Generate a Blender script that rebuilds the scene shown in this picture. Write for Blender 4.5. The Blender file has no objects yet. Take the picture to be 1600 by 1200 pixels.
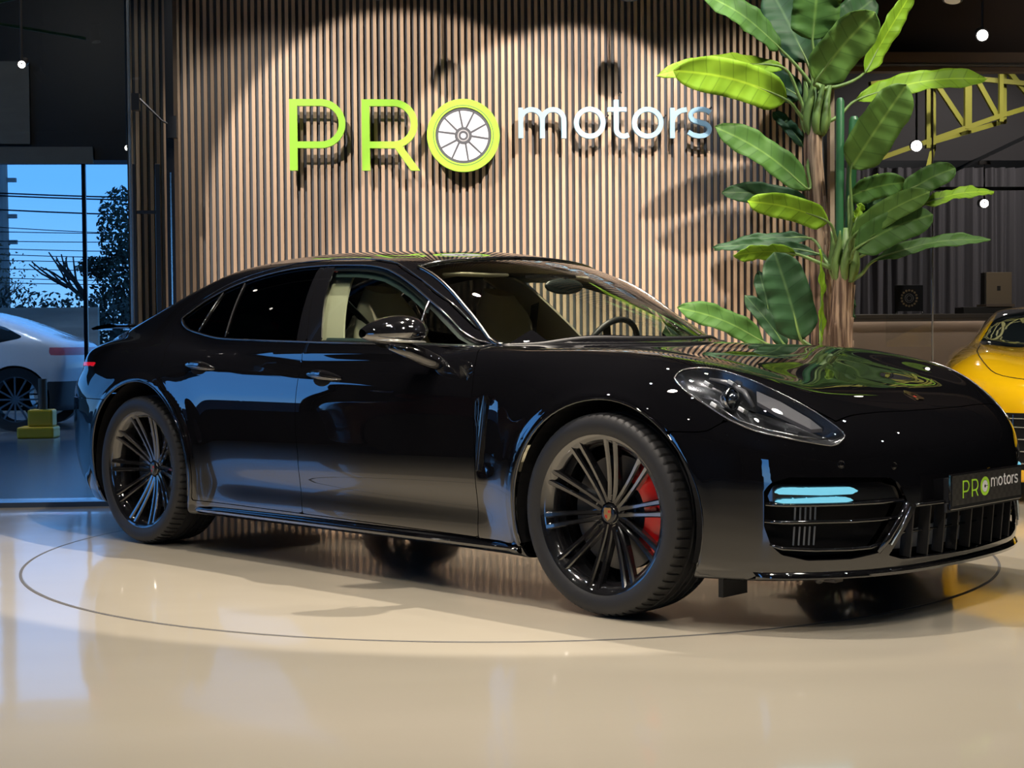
import bpy, math, random
import numpy as np
from mathutils import Vector, Matrix
from mathutils.geometry import tessellate_polygon
random.seed(4); rng=np.random.default_rng(4)
SC=bpy.context.scene; COL=SC.collection
pi=math.pi
# ------------------------------------------------------------------ camera
CAMH=.9852
def cam_axes(yaw,pitch,roll):
    f=np.array([math.sin(yaw)*math.cos(pitch),math.cos(yaw)*math.cos(pitch),-math.sin(pitch)])
    r=np.array([math.cos(yaw),-math.sin(yaw),0]); u=np.cross(r,f)
    return f,math.cos(roll)*r+math.sin(roll)*u,-math.sin(roll)*r+math.cos(roll)*u
f_,r_,u_=cam_axes(math.radians(3.52),.0299,-.0085)
cd=bpy.data.cameras.new('camera'); cam=bpy.data.objects.new('camera',cd); COL.objects.link(cam)
cam.matrix_world=Matrix(((r_[0],u_[0],-f_[0],0),(r_[1],u_[1],-f_[1],0),(r_[2],u_[2],-f_[2],CAMH),(0,0,0,1)))
cd.sensor_width=36; cd.lens=2366.8*36/1600; cd.clip_start=.05; cd.clip_end=300
SC.camera=cam
# ------------------------------------------------------------------ sky, exposure
SC.view_settings.view_transform='Standard'; SC.view_settings.look='None'
SC.view_settings.gamma=1; SC.view_settings.use_curve_mapping=False; SC.view_settings.exposure=0.0
SC.cycles.use_denoising=True
SC.cycles.max_bounces=8; SC.cycles.transparent_max_bounces=12; SC.cycles.glossy_bounces=4; SC.cycles.diffuse_bounces=3; SC.cycles.caustics_reflective=False; SC.cycles.caustics_refractive=False
SC.cycles.sample_clamp_indirect=6
wd=bpy.data.worlds.new('dusk_sky'); SC.world=wd; wd.use_nodes=True; nt=wd.node_tree; nt.nodes.clear()
o=nt.nodes.new('ShaderNodeOutputWorld'); b=nt.nodes.new('ShaderNodeBackground'); r=nt.nodes.new('ShaderNodeValToRGB')
tc=nt.nodes.new('ShaderNodeTexCoord'); sx=nt.nodes.new('ShaderNodeSeparateXYZ')
nt.links.new(tc.outputs['Generated'],sx.inputs[0]); nt.links.new(sx.outputs['Z'],r.inputs[0])
r.color_ramp.elements[0].color=(.22,.52,.98,1); r.color_ramp.elements[0].position=0.0
r.color_ramp.elements[1].color=(.09,.30,.80,1); r.color_ramp.elements[1].position=.6
e=r.color_ramp.elements.new(.10); e.color=(.11,.40,1.0,1)
nt.links.new(r.outputs[0],b.inputs[0]); b.inputs[1].default_value=3.2; nt.links.new(b.outputs[0],o.inputs[0])
# ------------------------------------------------------------------ room lamps: ceiling spots, plus spots added to brighten yard and background
def spot(loc,to,watt,deg,blend,col=(1,.86,.70),rad=.04):
    l=bpy.data.lights.new('spot_light','SPOT'); l.energy=watt; l.spot_size=math.radians(deg); l.spot_blend=blend; l.color=col; l.shadow_soft_size=rad
    ob=bpy.data.objects.new('spot_light',l); COL.objects.link(ob); ob.location=loc
    ob.rotation_euler=(Vector(to)-Vector(loc)).to_track_quat('-Z','Y').to_euler(); return ob
WARM=(1,.88,.75); NEUT=(1,.93,.84); COOL=(.85,.92,1)
CX,CY=.335,7.008     # middle of the turntable
LAMPS=[ # location, target, watts, cone, blend, colour
 ((.53,7.41,4.25),(.53,7.41,0),900,66,.01,WARM),
 ((.1,5.5,4.4),(.35,6.6,0),600,96,.5,WARM,.05),
 ((1.3,7.2,4.25),(1.3,7.2,0),150,68,.04,WARM),
 ((CX-1.6,CY-2.6,4.3),(CX-.3,CY-1.4,0),200,70,.15,WARM,.16),
 ((CX+1.8,CY-3.2,4.3),(CX+.8,CY-2.0,0),220,74,.15,WARM,.16),
 ((CX+.2,CY-5.0,4.3),(CX+.0,CY-3.8,0),260,84,.3,WARM,.12),
 ((-1.7,6.3,4.5),(.15,9.85,1.45),1050,36,.10,WARM),
 ((1.35,6.3,4.5),(.95,9.85,1.45),1050,36,.10,WARM),
 ((.1,8.6,4.3),(.35,9.85,.65),420,32,1,WARM),
 ((1.3,8.6,4.3),(1.2,9.85,.65),420,32,1,NEUT),
 ((-4.6,16.8,4.6),(-4.6,18.4,.6),500,80,.4,COOL),  # added spot to brighten the white car in the yard
 ((-.9,7.9,4.3),(-.9,9.85,1.4),170,46,.4,NEUT),
 ((-1.9,8.2,4.3),(-1.8,9.85,1.5),90,50,.5,NEUT),  # added fill on the left slats
 ((-3.7,13.2,4.6),(-3.7,15.9,3.2),60,80,.5,NEUT),  # added fill under the canopy for the cladding panels
 ((1.9,8.0,4.3),(1.8,9.85,1.2),150,46,.4,COOL),
 ((3.3,8.0,4.3),(2.2,9.2,2.3),300,44,.3,(1,.96,.80)),
 ((3.5,6.6,4.3),(2.9,8.8,1.6),240,40,.3,(1,.95,.8)),
 ((4.3,10.95,4.4),(4.5,13.0,.7),330,60,.5,WARM),  # added fill on the counter front
 ((6.2,14.4,4.4),(6.0,16.8,1.6),240,100,.6,NEUT),  # added fill on the curtain
 ((5.0,11.2,4.3),(4.6,12.5,2.8),70,70,.6,NEUT),  # added fill on the truss
 ((4.6,7.2,4.3),(4.2,9.2,.7),400,50,.4,NEUT),
 ((5.5,8.9,4.4),(5.5,10.6,3.4),40,90,.6,WARM),
]
for a in LAMPS: spot(*a)
# ------------------------------------------------------------------ materials
MATS={}
def mat(name,col,rough=.5,metal=0,spec=.5,coat=0,coat_ior=1.5,emit=None,estr=1,noise=None,bump=None,trans=0,ior=1.5,alpha=1,sheen=0,sub=0):
    if name in MATS: return MATS[name]
    m=bpy.data.materials.new(name); m.use_nodes=True; n=m.node_tree; p=n.nodes['Principled BSDF']
    p.inputs['Base Color'].default_value=(*col,1); p.inputs['Roughness'].default_value=rough; p.inputs['Metallic'].default_value=metal
    p.inputs['Specular IOR Level'].default_value=spec; p.inputs['Coat Weight'].default_value=coat; p.inputs['Coat IOR'].default_value=coat_ior; p.inputs['Coat Roughness'].default_value=.01
    p.inputs['IOR'].default_value=ior; p.inputs['Transmission Weight'].default_value=trans
    if sub: p.inputs['Subsurface Weight'].default_value=sub; p.inputs['Subsurface Radius'].default_value=(.01,.02,.005)
    if emit: p.inputs['Emission Color'].default_value=(*emit,1); p.inputs['Emission Strength'].default_value=estr
    if noise: # (scale xyz, amount, detail)
        t=n.nodes.new('ShaderNodeTexCoord'); mp=n.nodes.new('ShaderNodeMapping'); mp.inputs['Scale'].default_value=noise[0]
        nz=n.nodes.new('ShaderNodeTexNoise'); nz.inputs['Scale'].default_value=1; nz.inputs['Detail'].default_value=noise[2]
        mx=n.nodes.new('ShaderNodeMixRGB'); c2=noise[1]
        mx.inputs[1].default_value=(*col,1); mx.inputs[2].default_value=(*c2,1)
        rp=n.nodes.new('ShaderNodeMapRange'); rp.inputs[1].default_value=.3; rp.inputs[2].default_value=.7
        n.links.new(t.outputs['Object'],mp.inputs[0]); n.links.new(mp.outputs[0],nz.inputs[0]); n.links.new(nz.outputs[0],rp.inputs[0]); n.links.new(rp.outputs[0],mx.inputs[0]); n.links.new(mx.outputs[0],p.inputs['Base Color'])
    if bump: # (scale xyz, strength, distance)
        t=n.nodes.new('ShaderNodeTexCoord'); mp=n.nodes.new('ShaderNodeMapping'); mp.inputs['Scale'].default_value=bump[0]
        nz=n.nodes.new('ShaderNodeTexNoise'); nz.inputs['Scale'].default_value=1; nz.inputs['Detail'].default_value=3
        bp=n.nodes.new('ShaderNodeBump'); bp.inputs['Strength'].default_value=bump[1]; bp.inputs['Distance'].default_value=bump[2]
        n.links.new(t.outputs['Object'],mp.inputs[0]); n.links.new(mp.outputs[0],nz.inputs[0]); n.links.new(nz.outputs[0],bp.inputs['Height']); n.links.new(bp.outputs[0],p.inputs['Normal'])
    MATS[name]=m; return m
def glass(name,tint,ior=1.5,refl=1.0,rough=.0):
    if name in MATS: return MATS[name]
    m=bpy.data.materials.new(name); m.use_nodes=True; n=m.node_tree; n.nodes.clear()
    out=n.nodes.new('ShaderNodeOutputMaterial'); mx=n.nodes.new('ShaderNodeMixShader'); tr=n.nodes.new('ShaderNodeBsdfTransparent'); gl=n.nodes.new('ShaderNodeBsdfGlossy'); fr=n.nodes.new('ShaderNodeFresnel'); mu=n.nodes.new('ShaderNodeMath')
    mu.operation='MULTIPLY'; mu.inputs[1].default_value=refl; mu.use_clamp=True
    tr.inputs[0].default_value=(*tint,1); gl.inputs['Color'].default_value=(1,1,1,1); gl.inputs['Roughness'].default_value=rough; ge=n.nodes.new('ShaderNodeNewGeometry'); mr=n.nodes.new('ShaderNodeMapRange'); mr.inputs[3].default_value=ior; mr.inputs[4].default_value=1/ior   # thin sheet: same reflectance from either side
    n.links.new(ge.outputs['Backfacing'],mr.inputs[0]); n.links.new(mr.outputs[0],fr.inputs[0])
    n.links.new(fr.outputs[0],mu.inputs[0]); n.links.new(mu.outputs[0],mx.inputs[0]); n.links.new(tr.outputs[0],mx.inputs[1]); n.links.new(gl.outputs[0],mx.inputs[2]); n.links.new(mx.outputs[0],out.inputs[0])
    MATS[name]=m; return m
# ------------------------------------------------------------------ geometry helpers
class G:
    def __init__(s): s.v=[]; s.f=[]
    def add(s,v,f):
        b=len(s.v); s.v+= [tuple(map(float,p)) for p in v]; s.f+=[tuple(b+i for i in q) for q in f]; return s
    def box(s,a,b,M=None):
        (x0,y0,z0),(x1,y1,z1)=a,b
        v=[(x0,y0,z0),(x1,y0,z0),(x1,y1,z0),(x0,y1,z0),(x0,y0,z1),(x1,y0,z1),(x1,y1,z1),(x0,y1,z1)]
        if M is not None: v=[M@Vector(p) for p in v]
        return s.add(v,[(0,3,2,1),(4,5,6,7),(0,1,5,4),(1,2,6,5),(2,3,7,6),(3,0,4,7)])
    def bar(s,a,b,w,h,up=(0,0,1)):
        a,b=Vector(a),Vector(b); d=(b-a).normalized(); up=Vector(up)
        if abs(d.dot(up))>.99: up=Vector((0,1,0))
        x=d.cross(up).normalized(); y=x.cross(d).normalized(); v=[]
        for p in (a,b):
            for i,j in ((-1,-1),(1,-1),(1,1),(-1,1)): v.append(p+x*i*w/2+y*j*h/2)
        return s.add(v,[(0,3,2,1),(4,5,6,7),(0,1,5,4),(1,2,6,5),(2,3,7,6),(3,0,4,7)])
    def tube(s,pts,rad,n=8,closed=False):
        P=[Vector(p) for p in pts]; N=len(P); R=rad if hasattr(rad,'__len__') else [rad]*N
        up=None; rings=[]
        for i in range(N):
            if closed: d=P[(i+1)%N]-P[i-1]
            else: d=P[min(i+1,N-1)]-P[max(i-1,0)]
            d.normalize()
            if up is None: up=Vector((0,0,1)) if abs(d.z)<.9 else Vector((1,0,0))
            x=d.cross(up); 
            if x.length<1e-4: x=d.orthogonal()
            x.normalize(); up=x.cross(d).normalized()
            rings.append([P[i]+(x*math.cos(t)+up*math.sin(t))*R[i] for t in [2*pi*k/n for k in range(n)]])
        v=[p for r in rings for p in r]; f=[]
        for i in range(N if closed else N-1):
            j=(i+1)%N
            for k in range(n): f.append((i*n+k,i*n+(k+1)%n,j*n+(k+1)%n,j*n+k))
        if not closed: f+= [tuple(range(n))[::-1],tuple((N-1)*n+k for k in range(n))]
        return s.add(v,f)
    def cyl(s,a,b,r0,r1=None,n=16): return s.tube([a,b],[r0,r0 if r1 is None else r1],n)
    def lathe(s,prof,n=32,axis='z',M=None,arc=None,closed=False):
        a0,a1=arc if arc else (0,2*pi); full=arc is None; m=n if full else n+1; v=[]
        for k in range(m):
            t=a0+(a1-a0)*k/n; c,si=math.cos(t),math.sin(t)
            for r,h in prof:
                p={'z':(r*c,r*si,h),'y':(r*c,h,r*si),'x':(h,r*c,r*si)}[axis]
                v.append(M@Vector(p) if M is not None else p)
        L=len(prof); f=[]
        for k in range(n):
            k2=(k+1)%m
            for i in range(L if closed else L-1):
                i2=(i+1)%L; f.append((k*L+i,k2*L+i,k2*L+i2,k*L+i2))
        if not full and closed: f+=[tuple(range(L))[::-1],tuple(n*L+i for i in range(L))]
        return s.add(v,f)
    def sphere(s,c,r,n=12,m=8):
        rr=r if hasattr(r,'__len__') else (r,r,r); v=[];f=[]
        for i in range(m+1):
            for k in range(n):
                a=pi*i/m; t=2*pi*k/n; v.append((c[0]+rr[0]*math.sin(a)*math.cos(t),c[1]+rr[1]*math.sin(a)*math.sin(t),c[2]+rr[2]*math.cos(a)))
        for i in range(m):
            for k in range(n): f.append((i*n+k,(i+1)*n+k,(i+1)*n+(k+1)%n,i*n+(k+1)%n))
        return s.add(v,f)
    def plate(s,contours,d,M):
        # extruded flat shape: 2-D contours (first outer, rest holes), thickness d, placed by M (x,y in plane, z out)
        P=[[Vector((x,y,0)) for x,y in c] for c in contours]; tr=tessellate_polygon(P); flat=[p for c in P for p in c]; N=len(flat)
        v=[M@p for p in flat]+[M@(p+Vector((0,0,d))) for p in flat]; f=[]
        for a,b,c in tr:
            A,B,C=flat[a],flat[b],flat[c]
            if (B-A).cross(C-A).z<0: b,c=c,b
            f.append((a+N,b+N,c+N)); f.append((a,c,b))
        o=0
        for c in P:
            n=len(c); ar=sum(c[i].x*c[(i+1)%n].y-c[(i+1)%n].x*c[i].y for i in range(n))
            for i in range(n):
                a,b=o+i,o+(i+1)%n
                f.append((a,b,b+N,a+N) if True else 0)
            o+=n
        return s.add(v,f)
    def grid(s,P,thick=0):
        # P: rows x cols of points
        R=len(P);C=len(P[0]); v=[p for r in P for p in r]; f=[(i*C+j,i*C+j+1,(i+1)*C+j+1,(i+1)*C+j) for i in range(R-1) for j in range(C-1)]
        return s.add(v,f)
def link(name,me,m,parent=None,smooth=False):
    ob=bpy.data.objects.new(name,me); COL.objects.link(ob)
    if m is not None: me.materials.append(m)
    if parent is not None: ob.parent=parent
    return ob
def obj(name,g,m,parent=None,smooth=False,bevel=0,angle=40,normals=None,fix=True,solid=0):
    me=bpy.data.meshes.new(name); me.from_pydata(g.v,[],g.f); me.validate()
    if fix:
        import bmesh
        bm=bmesh.new(); bm.from_mesh(me); bmesh.ops.recalc_face_normals(bm,faces=bm.faces); bm.to_mesh(me); bm.free()
    if smooth:
        for p in me.polygons: p.use_smooth=True
        if angle: me.set_sharp_from_angle(angle=math.radians(angle))
    ob=link(name,me,m,parent)
    if solid: md=ob.modifiers.new('thick','SOLIDIFY'); md.thickness=solid
    if bevel: md=ob.modifiers.new('bevel','BEVEL'); md.width=bevel; md.segments=2; md.limit_method='ANGLE'
    return ob
def tag(o,label=None,cat=None,group=None,kind=None):
    if label: o['label']=label
    if cat: o['category']=cat
    if group: o['group']=group
    if kind: o['kind']=kind
    return o
def empty(name,loc=(0,0,0),rz=0,**k):
    o=bpy.data.objects.new(name,None); COL.objects.link(o); o.location=loc; o.rotation_euler=(0,0,rz); o.empty_display_size=.1
    return tag(o,**k)
def inst(o,parent=None,loc=None,rot=None):
    c=o.copy(); COL.objects.link(c); c.parent=parent
    if loc is not None: c.location=loc
    if rot is not None: c.rotation_euler=rot
    return c
# implicit surface mesher (surface nets)
def surfnet(F,lo,hi,h):
    X,Y,Z=[np.arange(lo[i],hi[i]+h,h) for i in range(3)]
    V=F(X[:,None,None],Y[None,:,None],Z[None,None,:]); V=np.broadcast_to(V,(len(X),len(Y),len(Z))).astype(float); S=V<0
    shp=tuple(n-1 for n in V.shape); acc=np.zeros(shp+(3,)); cnt=np.zeros(shp)
    Pg=[X,Y,Z]
    for ax in range(3):
        a=[slice(None)]*3; b=[slice(None)]*3; a[ax]=slice(0,-1); b[ax]=slice(1,None); a=tuple(a);b=tuple(b)
        cr=S[a]!=S[b]; I=np.argwhere(cr); va=V[a][cr]; vb=V[b][cr]; t=va/(va-vb)
        pos=np.stack([Pg[k][I[:,k]] for k in range(3)],1); pos[:,ax]+=t*h
        o1,o2=[k for k in range(3) if k!=ax]
        for d1 in(0,-1):
            for d2 in(0,-1):
                J=I.copy(); J[:,o1]+=d1; J[:,o2]+=d2
                ok=(J>=0).all(1)&(J<np.array(shp)).all(1); J=J[ok]
                np.add.at(acc,tuple(J.T),pos[ok]); np.add.at(cnt,tuple(J.T),1)
    act=cnt>0; idx=-np.ones(shp,int); idx[act]=np.arange(act.sum()); verts=acc[act]/cnt[act][:,None]; faces=[]
    for ax in range(3):
        a=[slice(None)]*3; b=[slice(None)]*3; a[ax]=slice(0,-1); b[ax]=slice(1,None); a=tuple(a);b=tuple(b)
        cr=S[a]!=S[b]; I=np.argwhere(cr); sg=S[a][cr]; o1,o2=(ax+1)%3,(ax+2)%3; q=[]
        ok=(I[:,o1]>0)&(I[:,o2]>0)&(I[:,o1]<shp[o1])&(I[:,o2]<shp[o2]); I=I[ok]; sg=sg[ok]
        for d1,d2 in((0,0),(-1,0),(-1,-1),(0,-1)):
            J=I.copy(); J[:,o1]+=d1; J[:,o2]+=d2; q.append(idx[tuple(J.T)])
        q=np.stack(q,1); q[~sg]=q[~sg][:,::-1]; faces.append(q)
    return verts,np.concatenate(faces)
def clip(V,T,g):
    """keep the part of the triangle mesh where g>0; returns V,T"""
    ins=g>0; n=ins[T].sum(1); keep=[T[n==3]]; V=list([V]); base=len(V[0]); cache={}; new=[]
    V0=V[0]
    def cut(a,b):
        k=(a,b) if a<b else (b,a)
        if k not in cache:
            t=g[a]/(g[a]-g[b]); cache[k]=base+len(new); new.append(V0[a]+(V0[b]-V0[a])*t)
        return cache[k]
    out=[]
    for a,b,c in T[(n==1)|(n==2)].tolist():
        i=[ins[a],ins[b],ins[c]]
        while not (i==[True,False,False] or i==[False,True,True]): a,b,c=b,c,a; i=[ins[a],ins[b],ins[c]]
        p,q=cut(a,b),cut(a,c)
        if i[0]: out.append((a,p,q))
        else: out+= [(p,b,c),(p,c,q)]
    if out: keep.append(np.array(out))
    T=np.concatenate(keep); VV=np.concatenate([V0,np.array(new).reshape(-1,3)])
    u,inv=np.unique(T,return_inverse=True); return VV[u],inv.reshape(-1,3)
def sd(px,py,poly):
    """signed distance to a polygon, positive inside"""
    P=np.array(poly,float); d=np.full(px.shape,1e9); ins=np.zeros(px.shape,bool)
    for i in range(len(P)):
        a,b=P[i],P[(i+1)%len(P)]; e=b-a; wx,wy=px-a[0],py-a[1]; t=np.clip((wx*e[0]+wy*e[1])/max(e@e,1e-12),0,1)
        d=np.minimum(d,np.hypot(wx-t*e[0],wy-t*e[1]))
        if a[1]!=b[1]:
            c=((a[1]>py)!=(b[1]>py))&(px<(b[0]-a[0])*(py-a[1])/(b[1]-a[1])+a[0]); ins^=c
    return np.where(ins,d,-d)
def smoothline(pts,n=8):
    """Catmull-Rom through points"""
    P=[np.array(p,float) for p in pts]; P=[2*P[0]-P[1]]+P+[2*P[-1]-P[-2]]; o=[]
    for i in range(1,len(P)-2):
        for k in range(n):
            t=k/n; a,b,c,d=P[i-1:i+3]; o.append(.5*((2*b)+(c-a)*t+(2*a-5*b+4*c-d)*t*t+(3*b-a-3*c+d)*t**3))
    o.append(P[-2]); return o
# ------------------------------------------------------------------ lettering shapes (2-D outlines, unit cap height)
def arcp(cx,cy,r,a0,a1,n=18): return [(cx+r*math.cos(math.radians(a0+(a1-a0)*k/n)),cy+r*math.sin(math.radians(a0+(a1-a0)*k/n))) for k in range(n+1)]
def L_P():
    return [[[(0,0),(.112,0),(.112,.314),(.443,.314)]+arcp(.443,.657,.343,-90,90)+[(0,1)],
            [(.112,.408),(.112,.906)]+arcp(.443,.657,.249,90,-90)[:]]]
def L_R():
    a=L_P()
    return a+[[[(.455,.330),(.690,0),(.815,0),(.570,.345)]]]
def stroke(P,w):
    P=[Vector((*p,0)) for p in P]; n=len(P); L=[];R=[]
    for i in range(n):
        d=(P[min(i+1,n-1)]-P[max(i-1,0)]).normalized(); q=Vector((-d.y,d.x,0))*w/2; L.append(P[i]+q); R.append(P[i]-q)
    return [[(p.x,p.y) for p in L]+[(p.x,p.y) for p in R[::-1]]]
# lower-case letters, unit = x-height
def L_m(w=.155):
    h=w/2; o=[stroke([(h,0),(h,.98)],w)]
    for k in(0,1):
        x0=h+k*.70; r=.35
        o.append(stroke([(x0,.52),(x0,.62)]+arcp(x0+r,.60+.0,r,170,0,14)[:]+[(x0+2*r,.3),(x0+2*r,0)],w) if False else stroke([(x0,.50)]+[(x0+r-r*math.cos(t),.58+(.42-h)*math.sin(t)) for t in [pi*j/16 for j in range(1,16)]]+[(x0+2*r,.52),(x0+2*r,0)],w))
    return o
def L_o(w=.155):
    r=.5+.015; return [[arcp(r,.5,r,0,360,36)[:-1],arcp(r,.5,r-w,360,0,36)[:-1]]]
def L_t(w=.155):
    return [stroke([(.28,1.24),(.28,.34)]+arcp(.28+.24,.30,.24,180,270,8)[1:]+[(.60,.075),(.68,.11)],w),[[(.0,.86),(.62,.86),(.62,1.0),(.0,1.0)]]]
def L_r(w=.155):
    h=w/2; return [stroke([(h,0),(h,.98)],w),stroke([(h,.55)]+[(h+.42-.42*math.cos(t),.50+(.49-h)*math.sin(t)) for t in [pi*j/24 for j in range(3,12)]]+[(.55,.925)],w)]
def L_s(w=.15):
    return [stroke([tuple(p) for p in smoothline([(.76,.82),(.62,.90),(.42,.93),(.20,.87),(.12,.73),(.20,.58),(.42,.51),(.64,.44),(.73,.29),(.66,.14),(.46,.07),(.22,.10),(.04,.20)],4)],w)]
def letter(shape,sc,d,M):
    g=G()
    for i,c in enumerate(shape): g.plate([[(x*sc,y*sc) for x,y in q] for q in c],d-.0004*i,M)
    return g
def face_M(origin,right,up):
    r=Vector(right).normalized(); u=Vector(up).normalized(); n=r.cross(u)
    return Matrix(((r.x,u.x,n.x,origin[0]),(r.y,u.y,n.y,origin[1]),(r.z,u.z,n.z,origin[2]),(0,0,0,1)))
# flat wheel emblem: disc parts by radius (R = outer)
def ring(r1,r0,n=48): return [arcp(0,0,r1,0,360,n)[:-1],arcp(0,0,r0,360,0,n)[:-1]]
def disc(r,n=40): return [arcp(0,0,r,0,360,n)[:-1]]
# ---------- car body as a smooth implicit surface (car frame: +x nose, y across, z up) ----------
def table(pts, sig, lo=-3.2, hi=3.2, st=.005):
    a=np.array(pts,float); X=np.arange(lo,hi,st)
    xs,ys=a[:,0],a[:,1]; h=np.diff(xs); d=np.diff(ys)/h
    m=np.zeros(len(xs)); m[0],m[-1]=d[0],d[-1]
    for i in range(1,len(xs)-1):
        m[i]=0 if d[i-1]*d[i]<=0 else (h[i-1]+h[i])/(h[i-1]/d[i]+h[i]/d[i-1])
    i=np.clip(np.searchsorted(xs,X)-1,0,len(h)-1); t=(X-xs[i])/h[i]
    Y=(ys[i]*(2*t**3-3*t**2+1)+h[i]*m[i]*(t**3-2*t**2+t)+ys[i+1]*(-2*t**3+3*t**2)+h[i]*m[i+1]*(t**3-t**2))
    Y=np.where(X<xs[0],ys[0]+m[0]*(X-xs[0]),np.where(X>xs[-1],ys[-1]+m[-1]*(X-xs[-1]),Y))
    if sig>0:
        n=int(4*sig/st); k=np.exp(-.5*(np.arange(-n,n+1)*st/sig)**2); k/=k.sum()
        Y=np.convolve(np.pad(Y,n,mode='edge'),k,mode='valid')
    return lambda q: np.interp(q,X,Y)
smax=lambda a,b,k:.5*(a+b+np.sqrt((a-b)**2+k*k))
smin=lambda a,b,k:.5*(a+b-np.sqrt((a-b)**2+k*k))
sst=lambda x,a,b:(lambda t:t*t*(3-2*t))(np.clip((x-a)/(b-a),0,1))
Wm=table([(-2.7,.86),(-2.5,.885),(-2.2,.925),(-1.9,.955),(-1.475,.9685),(-1.1,.962),(-.6,.949),(0,.943),(.5,.943),(1.0,.952),(1.3,.966),(1.475,.969),(1.7,.962),(1.9,.94),(2.1,.905),(2.4,.84)],.08)
Dd=table([(.0,.12),(.10,.07),(.17,.035),(.22,.022),(.28,.017),(.36,.010),(.45,.004),(.56,.000),(.66,.0),(.74,.003),(.81,.014),(.87,.034),(.92,.056),(.97,.082),(1.03,.125),(1.1,.19),(1.3,.45)],.018)
Dr=table([(.0,.14),(.10,.09),(.17,.055),(.25,.03),(.35,.014),(.45,.006),(.58,.0),(.70,.002),(.78,.018),(.85,.045),(.91,.085),(.96,.13),(1.01,.19),(1.06,.27),(1.12,.38),(1.3,.8)],.018)
Df=table([(.0,.12),(.10,.07),(.17,.035),(.25,.018),(.35,.010),(.45,.004),(.58,.0),(.68,.006),(.76,.024),(.83,.055),(.88,.09),(.93,.14),(.98,.22),(1.1,.5)],.018)
Tc=table([(-2.9,.80),(-2.62,.945),(-2.45,1.025),(-2.2,1.104),(-1.9,1.203),(-1.6,1.301),(-1.3,1.380),(-1.0,1.409),(-.7,1.416),(-.35,1.407),(0,1.388),(.2,1.362),(.34,1.329),(.5,1.275),(.7,1.185),(.9,1.084),(1.1,.968),(1.3,.85)],.035)
Gb=table([(-2.8,.44),(-2.4,.55),(-2.0,.655),(-1.7,.725),(-1.4,.782),(-1.0,.835),(-.6,.865),(-.2,.876),(.3,.872),(.6,.848),(.8,.815),(1.0,.775),(1.2,.73)],.07)
Hc=table([(-2.9,.90),(-2.62,.905),(-2.4,.955),(-2.0,1.0),(-1.5,.985),(-1,.955),(.5,.950),(.8,.968),(1.1,.962),(1.4,.935),(1.7,.888),(1.9,.845),(2.05,.812),(2.15,.782),(2.25,.735),(2.35,.655),(2.5,.5)],.04)
Hf=table([(-2.9,.90),(-2.62,.905),(-2.4,.955),(-2.0,1.0),(-1.5,.985),(-1,.955),(.5,.950),(.8,.958),(1.1,.954),(1.3,.947),(1.54,.934),(1.71,.914),(1.87,.886),(2.0,.852),(2.12,.802),(2.2,.755),(2.3,.67),(2.5,.42)],.04)
Nz=table([(0,2.24),(.10,2.32),(.16,2.365),(.24,2.392),(.36,2.404),(.48,2.408),(.56,2.402),(.62,2.386),(.68,2.352),(.74,2.302),(.80,2.235),(.9,2.08)],.012)
Bw=table([(0,0),(.2,.008),(.35,.026),(.5,.067),(.62,.124),(.72,.195),(.80,.275),(.88,.42),(.96,.63)],.03)
Tz=table([(0,2.30),(.12,2.40),(.22,2.50),(.32,2.585),(.45,2.632),(.60,2.642),(.70,2.635),(.76,2.615),(.80,2.585),(.84,2.545),(.90,2.53),(.95,2.52),(1.0,2.49),(1.1,2.3)],.012)
Bt=table([(0,0),(.3,.022),(.5,.08),(.65,.155),(.75,.25),(.83,.33),(.9,.5)],.03)
AX=((1.480,.358,.412),(-1.468,.368,.424))
def Fbody(x,y,z):
    y=np.abs(y)
    wr=1-sst(x,-1.75,-.95); wf=sst(x,1.0,1.5); wd=1-wr-wf
    W=Wm(x)-(wd*Dd(z)+wr*Dr(z)+wf*Df(z))
    # scooped lower door between the wheels, shoulder crease, arch lips
    W=W-.008*np.exp(-((z-.35)/.07)**2)*sst(x,-1.1,-.6)*(1-sst(x,.85,1.1))
    zc=.86-.10*sst(x,-1.3,1.2)
    W=W+.0026*np.exp(-((z-zc)/.017)**2)*sst(x,-1.2,-.9)*(1-sst(x,.8,.95))
    for (ax,az,R),h in zip(AX,(.009,.014)):
        r=np.sqrt((x-ax)**2+(z-az)**2); W=W+h*np.exp(-((r-R-.012)/.026)**2)+.010*np.exp(-((r-R-.05)/.09)**2)
    # fender air-blade recess behind the front wheel
    W=W-.009*sst(x,.850,.866)*(1-sst(x,.885,.99))*sst(z,.45,.52)*(1-sst(z,.74,.78))
    H=Hc(x)+(Hf(x)-Hc(x)+.012*sst(x,1.0,1.5)*(1-sst(x,1.9,2.2)))*np.exp(-((np.clip(y,0,.72)-.72)/.20)**2)*sst(x,.7,1.1)-.035*(y/.7)**2*sst(x,.6,1.1)*0
    side=smax(y-W,z-H,.055+.05*sst(x,1.1,1.9)+.02*wr)
    nose=x-Nz(z)+Bw(y)
    tail=-x-Tz(z)+Bt(y)
    lo=smax(smax(side,nose,.05),tail,.05)
    lo=smax(lo,.170-z,.02)
    h=np.maximum(z-.95,-.02)
    G=Gb(x)-.52*h-.50*h*np.abs(h)
    b=.44*y*y*sst(x,.0,.75)
    T=Tc(x+b)-.125*y*y-.14*y**4
    gh=np.maximum(smax(y-G,z-T,.05),.905-z)
    k=.012+.07*(1-sst(x,-1.7,-1.0))
    return smin(lo,gh,k)
def gradF(P,e=2e-4):
    x,y,z=P.T; g=np.stack([Fbody(x+e,y,z)-Fbody(x-e,y,z),Fbody(x,y+e,z)-Fbody(x,y-e,z),Fbody(x,y,z+e)-Fbody(x,y,z-e)],1)/(2*e)
    return g
def snap(P,n=3):
    for _ in range(n):
        g=gradF(P); f=Fbody(*P.T); P=P-g*(f/np.maximum((g*g).sum(1),.2))[:,None]
    return P
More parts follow.
